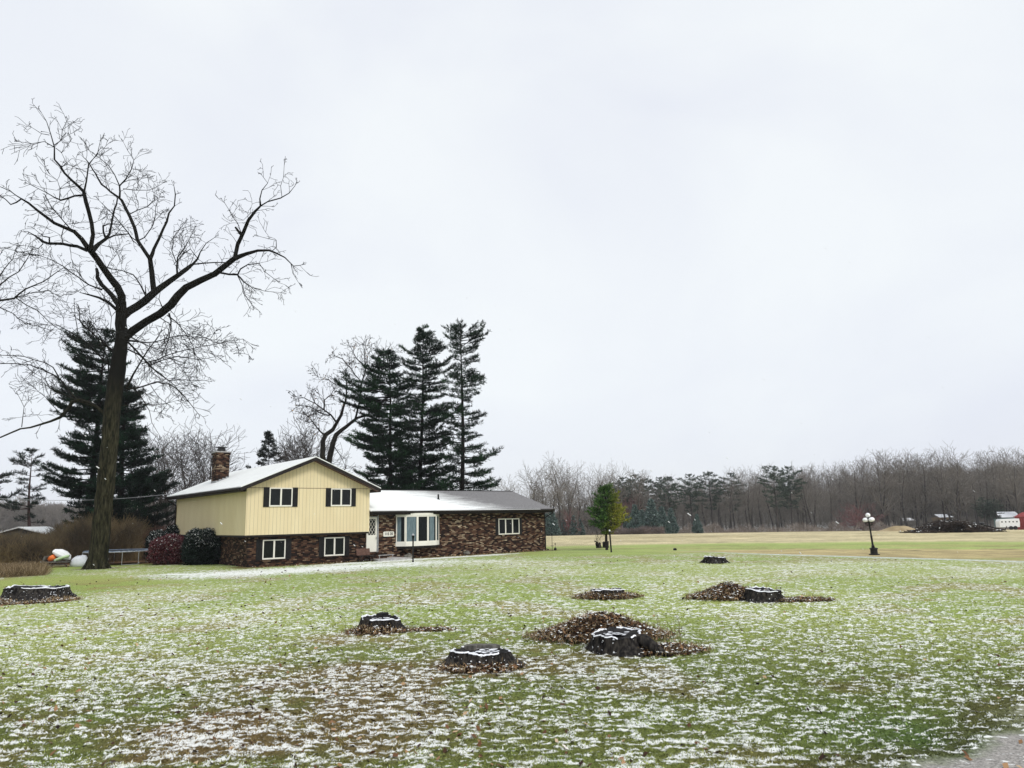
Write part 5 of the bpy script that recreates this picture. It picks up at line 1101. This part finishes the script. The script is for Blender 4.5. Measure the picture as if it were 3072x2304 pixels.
# ------------------------------------------------------------------ far wood
def bare_mesh(Ht, seed, spread=.34, n1=42, rmin=.020, lv=2, low=.25, step=.55):
    g = random.Random(seed); S = []; T_ = []; p = Vector((0, 0, -.5)); d = Vector((g.gauss(0, .04), g.gauss(0, .04), 1)).normalized(); n = 14; st = (Ht*.85+.5)/n; r = Ht*.016
    pr = dict(step=step, wig=.10, up=.05, kids=1, prob=.82, rmin=rmin)
    for i in range(n):
        d = (d+Vector((g.gauss(0, .05), g.gauss(0, .05), .05))).normalized(); q = p+d*st; r1 = r*(.93 if i < 8 else .80); T_.append((*p, *q, r, r1))
        f = (i+1)/n
        if f > low:
            for _ in range(max(1, int(n1/n))):
                az = g.random()*6.283; el = g.uniform(.55, 1.2); dd = Vector((math.cos(az)*math.cos(el), math.sin(az)*math.cos(el), math.sin(el)))
                grow(S, q, dd, Ht*spread*(1.15-.55*f)*g.uniform(.7, 1.2), max(r1*.5, rmin), lv, g, pr)
        p, r = q, r1
    return T_, S
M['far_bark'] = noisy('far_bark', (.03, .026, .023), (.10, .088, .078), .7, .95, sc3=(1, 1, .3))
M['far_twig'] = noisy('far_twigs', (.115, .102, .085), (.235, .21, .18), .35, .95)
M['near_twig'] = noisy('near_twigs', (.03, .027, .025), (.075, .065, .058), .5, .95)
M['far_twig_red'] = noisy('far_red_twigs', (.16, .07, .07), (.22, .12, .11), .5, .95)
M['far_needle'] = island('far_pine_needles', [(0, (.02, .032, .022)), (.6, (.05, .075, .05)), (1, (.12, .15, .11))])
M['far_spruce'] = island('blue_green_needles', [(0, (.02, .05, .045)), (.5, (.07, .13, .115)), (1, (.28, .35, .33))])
PX_ = [1872, 1895, 1912, 1950, 1985, 2010, 2075, 2135, 2200, 2330, 2375, 1860]
PS_ = [1655, 1640, 1720, 1740, 1905, 1925, 1955, 1985, 2012, 1880, 2090, 1690]
ORD = ['first', 'second', 'third', 'fourth', 'fifth', 'sixth', 'seventh', 'eighth', 'ninth', 'tenth', 'eleventh', 'twelfth', 'thirteenth', 'fourteenth', 'fifteenth', 'sixteenth', 'seventeenth', 'eighteenth']
GB = 'bare trees of the far wood'
def bare_thing(name, Ht, seed, label, mt, **kw):
    T_, S = bare_mesh(Ht, seed, **kw); root = empty(name, (0, 0, 0), 0, label, 'tree', GB)
    v, f_ = segtubes(T_, 6); mobj('trunk', v, f_, M['far_bark'], root); v, f_ = segtubes(S, 3); mobj('crown', v, f_, mt, root); return root
LB = 'grey brown bare tree in the wood across the field'
protoH = 15.0
protos = [bare_thing('bare_tree', protoH, 200+k, LB, M['far_twig'], spread=(.30, .36, .26, .40, .32, .28, .34, .30)[k], low=(.3, .25, .4, .3, .45, .2, .35, .3)[k]) for k in range(8)]
used = [0]*8
TOP = [(1500, 1500), (1540, 1470), (1570, 1450), (1600, 1430), (1640, 1425), (1690, 1400), (1720, 1415), (1760, 1440), (1800, 1410), (1850, 1405), (1900, 1430), (1960, 1435), (2020, 1435), (2080, 1432), (2180, 1422), (2260, 1414), (2350, 1418), (2420, 1408), (2500, 1408), (2560, 1400), (2640, 1388), (2720, 1386), (2800, 1380), (2870, 1378), (2940, 1394), (3000, 1388), (3072, 1390), (3300, 1385)]
def ytop(px): return float(np.interp(px, [a[0] for a in TOP], [a[1] for a in TOP]))
g = random.Random(77); gi = 0
def place(px, r, Ht, k=None):
    global gi
    k = g.randrange(8) if k is None else k; p = dirx(px, r); s = Ht/protoH*1.0; loc = (p.x, p.y, p.z-.2); rz = g.random()*6.283; wx = s*g.uniform(.85, 1.25)
    if not used[k]: used[k] = 1; o = protos[k]; o.location = loc; o.rotation_euler = (0, 0, rz); o.scale = (wx, wx, s); return o
    return copy_thing(protos[k], loc, rz, (wx, wx, s))
def need(px, r): 
    p = dirx(px, r); return (hor(px)-ytop(px))/F*r*.93+HC-p.z
for i in range(232):
    f = (i+.5)/232; px = 1555+(3180-1555)*f+g.uniform(-14, 14); r = 198+g.random()**1.2*85
    Ht = need(px, r)*g.uniform(.80, 1.06)
    if px < 1960: 
        if g.random() < .30: continue
        Ht *= g.uniform(.75, 1.0); r = g.uniform(180, 230)
    place(px, r, max(Ht, 5))
for px, r, yt in ((1597, 172, 1418), (1680, 170, 1398), (1705, 178, 1402), (1660, 176, 1420), (1790, 172, 1412), (1815, 180, 1408), (1850, 178, 1402), (1905, 185, 1410), (2560, 200, 1392), (2650, 196, 1378), (2870, 198, 1372), (3050, 186, 1385), (1445, 130, 1450), (1480, 150, 1432), (1515, 160, 1440), (1540, 165, 1445)):
    p = dirx(px, r); Ht = (hor(px)-yt)/F*r+HC-p.z; o = place(px, r, Ht); o['label'] = 'taller bare tree standing out at the wood edge, %s of sixteen from the left' % ORD[sorted([1597, 1680, 1705, 1660, 1790, 1815, 1850, 1905, 2560, 2650, 2870, 3050, 1445, 1480, 1515, 1540]).index(px)]
# left of the house and behind the chimney
near = []
for k in range(3):
    T_, S_ = bare_mesh(11, 400+k, spread=.40, low=.22, n1=46, rmin=.016, step=.4); root = empty('bare_tree', (0, 0, 0), 0, 'bare tree', 'tree', 'bare trees behind the house')
    v, f_ = segtubes(T_, 6); mobj('trunk', v, f_, M['bark'], root); v, f_ = segtubes(S_, 3); mobj('crown', v, f_, M['near_twig'], root); near.append(root)
nused = set()
for px, r, yt in ((520, 78, 1335), (592, 84, 1330), (560, 92, 1340), (470, 90, 1360), (870, 86, 1325), (905, 92, 1330), (845, 100, 1345), (930, 84, 1300), (455, 76, 1400), (640, 95, 1350)):
    p = dirx(px, r); Ht = (hor(px)-yt)/F*r+HC-p.z; k = px % 3; sc = (Ht/11*1.1, Ht/11*1.1, Ht/11); o = near[k] if k not in nused else copy_thing(near[k], (0, 0, 0)); nused.add(k); o.location = (p.x, p.y, p.z-.2); o.rotation_euler = (0, 0, px); o.scale = sc; o['label'] = 'bare tree showing above the upper roof of the house, %s from the left' % ORD[sorted([520, 592, 560, 470, 870, 905, 845, 930, 455, 640]).index(px)]; o['group'] = 'bare trees behind the house'
# conifers at the wood's edge
def far_pine(seed, kind):
    Ht = 12; 
    if kind == 0: pr = [(4.5, .8, .8), (6, 1.8, 1.6), (8, 2.4, 2.2), (10, 1.9, 2.1), (11.5, .8, .8), (12, .2, .2)]; mt = M['far_needle']; nm = 'pine_tree'; lb = 'dark topped pine standing in the wood across the field'
    else: pr = [(.4, 3.2, 3.2), (3, 2.8, 2.8), (6, 2.0, 2.0), (9, 1.1, 1.1), (11.5, .3, .3), (12, .1, .1)]; mt = M['far_spruce']; nm = 'spruce_tree'; lb = 'blue green spruce at the edge of the far wood'
    o = pine(nm, lb, (0, 0, 0), Ht, pr, 0, seed, mt, M['far_bark'], limbs=(60, 200)[kind], needle=(.42, .9)[kind], nw=(.05, .16)[kind], per=(4, 6)[kind], dens=(.6, .9)[kind], rt=.16, gap=.35, group=('pines in the far wood', 'spruces at the edge of the far wood')[kind], up=.3, lk=1.0)
    return o
FP = [far_pine(300, 0), far_pine(301, 0), far_pine(302, 1), far_pine(303, 1)]; fu = [0]*4
def place_f(k, px, r, yt, label=None, sx_=1.0):
    p = dirx(px, r); Ht = (hor(px)-yt)/F*r+HC-p.z; s = Ht/12; loc = (p.x, p.y, p.z); rz = g.random()*6.283; sc = (s*sx_, s*sx_, s)
    if not fu[k]: fu[k] = 1; o = FP[k]; o.location = loc; o.rotation_euler = (0, 0, rz); o.scale = sc
    else: o = copy_thing(FP[k], loc, rz, sc)
    if label: o['label'] = label
    return o
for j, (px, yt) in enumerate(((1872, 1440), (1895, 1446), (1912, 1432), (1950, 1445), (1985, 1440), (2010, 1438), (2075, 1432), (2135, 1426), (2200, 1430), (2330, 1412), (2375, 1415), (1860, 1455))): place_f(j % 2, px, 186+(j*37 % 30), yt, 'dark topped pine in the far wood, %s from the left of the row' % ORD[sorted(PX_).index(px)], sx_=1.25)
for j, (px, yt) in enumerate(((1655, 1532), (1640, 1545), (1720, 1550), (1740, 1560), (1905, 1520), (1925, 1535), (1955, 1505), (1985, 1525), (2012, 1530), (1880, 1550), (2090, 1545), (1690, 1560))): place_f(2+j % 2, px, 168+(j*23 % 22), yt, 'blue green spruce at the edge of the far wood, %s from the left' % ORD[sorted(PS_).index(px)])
for px, yt, nm_ in ((2950, 1500, 'left'), (2985, 1505, 'right'), (2965, 1515, 'middle')): place_f(0, px, 195, yt, 'broad dull green pine left of the white trailer, %s one of three' % nm_, sx_=1.5)
place_f(3, 2002, 160, 1560, 'pale frosted little spruce in front of the wood')
# hazy far treeline at the left and the rest of the wood as one mass
def mass(name, lab, px0, px1, r0, r1, hf, n, mt, seed, thick=.05, cat='trees'):
    g_ = np.random.default_rng(seed); px = g_.uniform(px0, px1, n); r = g_.uniform(r0, r1, n); th_ = np.arctan((px-1536)/2240.)
    x = r*np.sin(th_); y = r*np.cos(th_); zb = macro(x, y); h_ = hf(px, r, g_)
    if name in ('far_wood', 'undergrowth') and px1 > 3000: h_ = h_*(1-.82*sst(2670, 2720, px)*sst(3075, 3040, px)*(r < 245))
    z0 = zb+g_.random(n)**1.0*h_*.9; ln_ = .5+g_.random(n)*h_*.22; az = g_.random(n)*6.283; el = g_.uniform(.3, 1.4, n)
    p0 = np.stack([x, y, z0-.2], -1); p1 = p0+np.stack([np.cos(az)*np.cos(el), np.sin(az)*np.cos(el), np.sin(el)], -1)*ln_[:, None]
    S = np.concatenate([p0, p1, np.full((n, 1), thick), np.full((n, 1), thick*.4)], 1); v, f_ = segtubes(S, 3); o = mobj(name, v, f_, mt); tag(o, lab, cat, kind='stuff'); return o
yt_ = lambda px: np.interp(px, [a[0] for a in TOP], [a[1] for a in TOP])
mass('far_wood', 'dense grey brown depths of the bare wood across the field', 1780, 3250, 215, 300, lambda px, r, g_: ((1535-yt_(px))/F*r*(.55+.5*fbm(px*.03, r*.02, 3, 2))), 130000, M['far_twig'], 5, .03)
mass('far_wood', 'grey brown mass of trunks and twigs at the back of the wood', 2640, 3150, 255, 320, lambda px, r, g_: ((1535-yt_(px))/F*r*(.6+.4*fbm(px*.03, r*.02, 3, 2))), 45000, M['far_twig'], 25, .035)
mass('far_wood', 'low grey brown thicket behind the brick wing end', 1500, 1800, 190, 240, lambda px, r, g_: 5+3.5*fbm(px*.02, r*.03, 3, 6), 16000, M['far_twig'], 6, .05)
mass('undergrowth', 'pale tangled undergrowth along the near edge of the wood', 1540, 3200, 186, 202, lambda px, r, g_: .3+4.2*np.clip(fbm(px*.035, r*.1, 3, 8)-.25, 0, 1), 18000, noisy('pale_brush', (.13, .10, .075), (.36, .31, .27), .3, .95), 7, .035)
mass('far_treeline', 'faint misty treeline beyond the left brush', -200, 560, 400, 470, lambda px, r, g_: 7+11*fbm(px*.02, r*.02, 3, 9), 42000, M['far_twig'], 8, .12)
mass('brush', 'tall tan and brown brush thicket left of the oak', -150, 420, 54, 66, lambda px, r, g_: .7+2.0*fbm(px*.02, r*.2, 3, 10)+.9*sst(130, 230, px), 42000, noisy('tan_brush', (.07, .055, .038), (.27, .20, .10), .35, .95), 9, .012)
mass('brush', 'red brown tangled brush behind the trampoline', 330, 520, 56, 66, lambda px, r, g_: 1.2+1.6*fbm(px*.02, r*.2, 3, 11), 9000, noisy('red_brush', (.06, .03, .025), (.16, .09, .07), .35, .95), 10, .012)
mass('tall_grass', 'dead brown rough grass strip at the far left', -150, 135, 42, 50, lambda px, r, g_: .25+.35*fbm(px*.03, r*.3, 3, 12)*.4-.12, 14000, M['drygrass'], 11, .008, 'grass')
# red leaved shrub in the wood and reddish saplings
def redbush(px, r, yt, w_, lab, sd):
    p = dirx(px, r); Ht = (hor(px)-yt)/F*r+HC-p.z; root = empty('red_twig_shrub', p, 0, lab, 'shrub'); g_ = random.Random(sd); S = []
    for k in range(26):
        az = g_.random()*6.283; el = g_.uniform(.5, 1.4); grow(S, Vector((0, 0, 0)), Vector((math.cos(az)*math.cos(el), math.sin(az)*math.cos(el), math.sin(el))), Ht*g_.uniform(.5, .95), .05, 2, g_, dict(step=.5, wig=.18, up=.0, kids=1, prob=.8, rmin=.03))
    v, f_ = segtubes(S, 3); v[:, :2] *= w_; mobj('twigs', v, f_, M['far_twig_red'], root)
redbush(2585, 192, 1512, 1.1, 'reddish twiggy shrub in the wood behind the globe lamp', 1)
redbush(1883, 182, 1480, .6, 'rusty red sapling between the young pine and the wood', 2)
redbush(1712, 170, 1530, .6, 'pinkish brown sapling in the wood right of the brick wing', 3)
# brush pile of cut branches, earth mound
c = dirx(2848, 88); g_ = np.random.default_rng(15); n = 5200; x = np.clip(g_.normal(0, 1.9, n), -4.2, 4.2); hh = np.exp(-(x/2.6)**2)*1.15*(.8+.4*fbm(x*.9, x*0, 2, 3)); z = g_.random(n)*hh; y = g_.normal(0, .9, n)
az = g_.random(n)*6.283; el = g_.normal(0, .35, n); ln_ = .3+.9*g_.random(n); p0 = np.stack([x, y, z], -1); d = np.stack([np.cos(az)*np.cos(el), np.sin(az)*np.cos(el), np.sin(el)*.6], -1)*ln_[:, None]
rr_ = .012+.03*g_.random(n); S = np.concatenate([p0-d/2, p0+d/2, rr_[:, None], rr_[:, None]*.6], 1); v, f_ = segtubes(S, 4)
root = empty('brush_pile', c, 0, 'long dark heap of cut branches dusted with snow at the field edge', 'brush pile'); kk = n//6*4*1
mobj('branches', v, f_, noisy('pile_branches', (.010, .007, .006), (.07, .052, .042), 1.2, .95), root)
sel = g_.integers(0, n, 700); V, Fc = leafverts(p0[sel]+np.array([0, -.1, .12]), .05+.07*g_.random(700), g_, .3); mobj('snow', V, Fc, M['snowtip'], root)
MB().tube([(3.0, 0, .75), (4.2, -.2, .35), (5.2, -.3, .15), (5.4, -.3, .5)], [.08, .07, .06, .04], 6).build('fallen_trunk', M['bark'], root)
def mound(px, r, w_, h, mt, lab):
    c = dirx(px, r); n = 26; gx = np.linspace(-1, 1, n); XX, YY = np.meshgrid(gx, gx); Zm = h*np.exp(-(XX**2+YY**2)*3)*(.8+.4*fbm(XX*3, YY*3, 3, 4))-.15*(XX**2+YY**2 > .7)-.05
    ii = np.arange(n*n).reshape(n, n); Fc = np.stack([ii[:-1, :-1], ii[:-1, 1:], ii[1:, 1:], ii[1:, :-1]], -1).reshape(-1, 4)
    o = mobj('dirt_mound', np.stack([XX*w_, YY*w_*.6, Zm], -1).reshape(-1, 3), Fc, mt, smooth=True); o.location = c; tag(o, lab, 'mound')
mound(2692, 105, 3.4, .75, noisy('tan_soil', (.26, .20, .11), (.38, .30, .18), 1, .95), 'low tan earth mound left of the long brush pile')
# horse trailer, red barn end, sheds, parked cars among the trees
c = dirx(3023, 150); t_ = empty('horse_trailer', c, R(-12), 'long white trailer with a row of small square windows at the right edge', 'trailer')
MB().prism([(-1.55, 0, .45), (1.45, 0, .45), (1.55, 0, 1.2), (1.5, 0, 1.85), (-1.35, 0, 1.78), (-1.55, 0, 1.4)], (0, 1.6, 0)).build('body', M['plastic_white'], t_, bevel=.05)
for k in range(5): MB().box((-1.25+k*.56, -.02, 1.25), (-1.05+k*.56, -.001, 1.45)).build('window', M['glass'], t_)
for x in (.1, .75): o = MB().lathe([(.30, -.09), (.33, -.05), (.33, .05), (.30, .09)], n=16).build('wheel', M['black_metal'], t_); o.location = (x, .0, .33); o.rotation_euler = (R(90), 0, 0)
c = dirx(3122, 152); rb = empty('red_shed', c, R(-8), 'faded red shed cut off by the right edge beside the trailer', 'shed')
MB().box((-2.3, 0, 0), (3.5, 4, 2.2)).build('wall', M['red_paint'], rb); MB().prism([(-2.45, -.2, 2.1), (-.9, -.2, 2.9), (3.7, -.2, 2.9), (3.7, -.2, 2.201), (-2.4, -.2, 2.201)], (0, 4.4, 0)).build('roof', M['red_paint'], rb); MB().box((-2.2, -.03, .0), (-2.05, -.001, 2.1)).build('trim', M['white_paint'], rb)
def shed(px, r, w_, h, lab, wall, seed, rr=.7):
    c = dirx(px, r); s_ = empty('far_shed', c, R(seed), lab, 'shed'); MB().prism([(-w_/2, 0, -1), (w_/2, 0, -1), (w_/2, 0, h), (-w_/2, 0, h)], (0, 3, 0)).build('wall', wall, s_)
    MB().prism([(-w_/2-.4, -.4, h), (w_/2+.4, -.4, h), (w_/2+.1, 1.6, h+rr), (-w_/2-.1, 1.6, h+rr)], (0, .01, .1)).build('roof', M['snow'], s_)
    MB().prism([(-w_*.2, -.02, -1), (w_*.05, -.02, -1), (w_*.05, -.02, h*.8), (-w_*.2, -.02, h*.8)], (0, .018, 0)).build('door', M['brown_wood'], s_); return s_
shed(2833, 222, 3.4, 2.6, 'small tan hut with bright snowy roof among the trunks', noisy('tan_wall', (.24, .17, .10), (.32, .24, .15), 1, .9), 10)
shed(3025, 205, 4.0, 2.5, 'pale green shed with snowy roof above the white trailer', noisy('green_wall', (.16, .24, .21), (.22, .30, .27), 1, .9), -6, 1.2)
shed(2722, 230, 3.0, 1.6, 'low hut with thin snow line left of the tan hut', M['grey_wood'], 5)
def car(px, r, lab, mt, rz):
    c = dirx(px, r); o = empty('parked_car', c, rz, lab, 'car', 'cars parked among the trees')
    MB().prism([(-2.1, 0, .35), (2.1, 0, .35), (2.15, 0, .75), (1.2, 0, .9), (.7, 0, 1.38), (-1.1, 0, 1.4), (-1.7, 0, .95), (-2.15, 0, .85)], (0, 1.7, 0)).build('body', mt, o, bevel=.06)
    MB().prism([(1.02, -.01, .93), (.66, -.01, 1.30), (-1.05, -.01, 1.32), (-1.5, -.01, .95)], (0, .009, 0)).build('side_window', M['glass'], o)
    for x in (-1.3, 1.3):
        for y in (.08, 1.62): w_ = MB().lathe([(.28, -.1), (.33, -.07), (.33, .07), (.28, .1)], n=14).build('wheel', M['black_metal'], o); w_.location = (x, y, .33); w_.rotation_euler = (R(90), 0, 0)
car(2888, 214, 'snow white parked car seen between the trunks right of the tan hut', M['plastic_white'], .2)
car(2935, 216, 'snowy parked car between the trunks left of the green shed', M['grey_metal'], -.3)
# sapling poles in the left yard and bare thickets by the young pine
mass('undergrowth', 'low brown brush heap at the field edge right of the young pine', 1840, 1980, 120, 128, lambda px, r, g_: .5+.9*fbm(px*.05, r*.1, 3, 18), 4500, noisy('brush_heap', (.06, .045, .038), (.20, .16, .15), .5, .95), 19, .02)

# ------------------------------------------------------------------ falling snow
g_ = np.random.default_rng(44); n = 450; r = 4+34*g_.random(n)**.8; th_ = R(-36)+g_.random(n)*R(72); x = r*np.sin(th_); y = r*np.cos(th_); z = .1+g_.random(n)*(r*.55)
c_ = np.stack([x, y, z], -1); d = np.stack([.5+.4*g_.random(n), .2*g_.normal(size=n), -.5-.3*g_.random(n)], -1)*.011
S = np.concatenate([c_-d, c_+d, np.full((n, 1), .0032), np.full((n, 1), .0032)], 1); v, f_ = segtubes(S, 4); o = mobj('falling_snow', v, f_, M['snowtip']); tag(o, 'sparse tiny snowflakes drifting down over the yard', 'snow', kind='stuff')

# ------------------------------------------------------------------ haze
HZ = True
if HZ:
    hz = MB().box((-420, -30, -6), (420, 520, 30)).build('haze', None); hz.data.materials.clear(); tag(hz, kind='stuff')
    m = bpy.data.materials.new('thin_mist'); m.use_nodes = True; t = m.node_tree; t.nodes.clear(); o_ = N(t, 'ShaderNodeOutputMaterial'); v_ = N(t, 'ShaderNodeVolumePrincipled')
    v_.inputs['Color'].default_value = (.90, .93, .97, 1); v_.inputs['Density'].default_value = .00028; v_.inputs['Anisotropy'].default_value = .1
    t.links.new(v_.outputs[0], o_.inputs['Volume']); hz.data.materials.append(m)
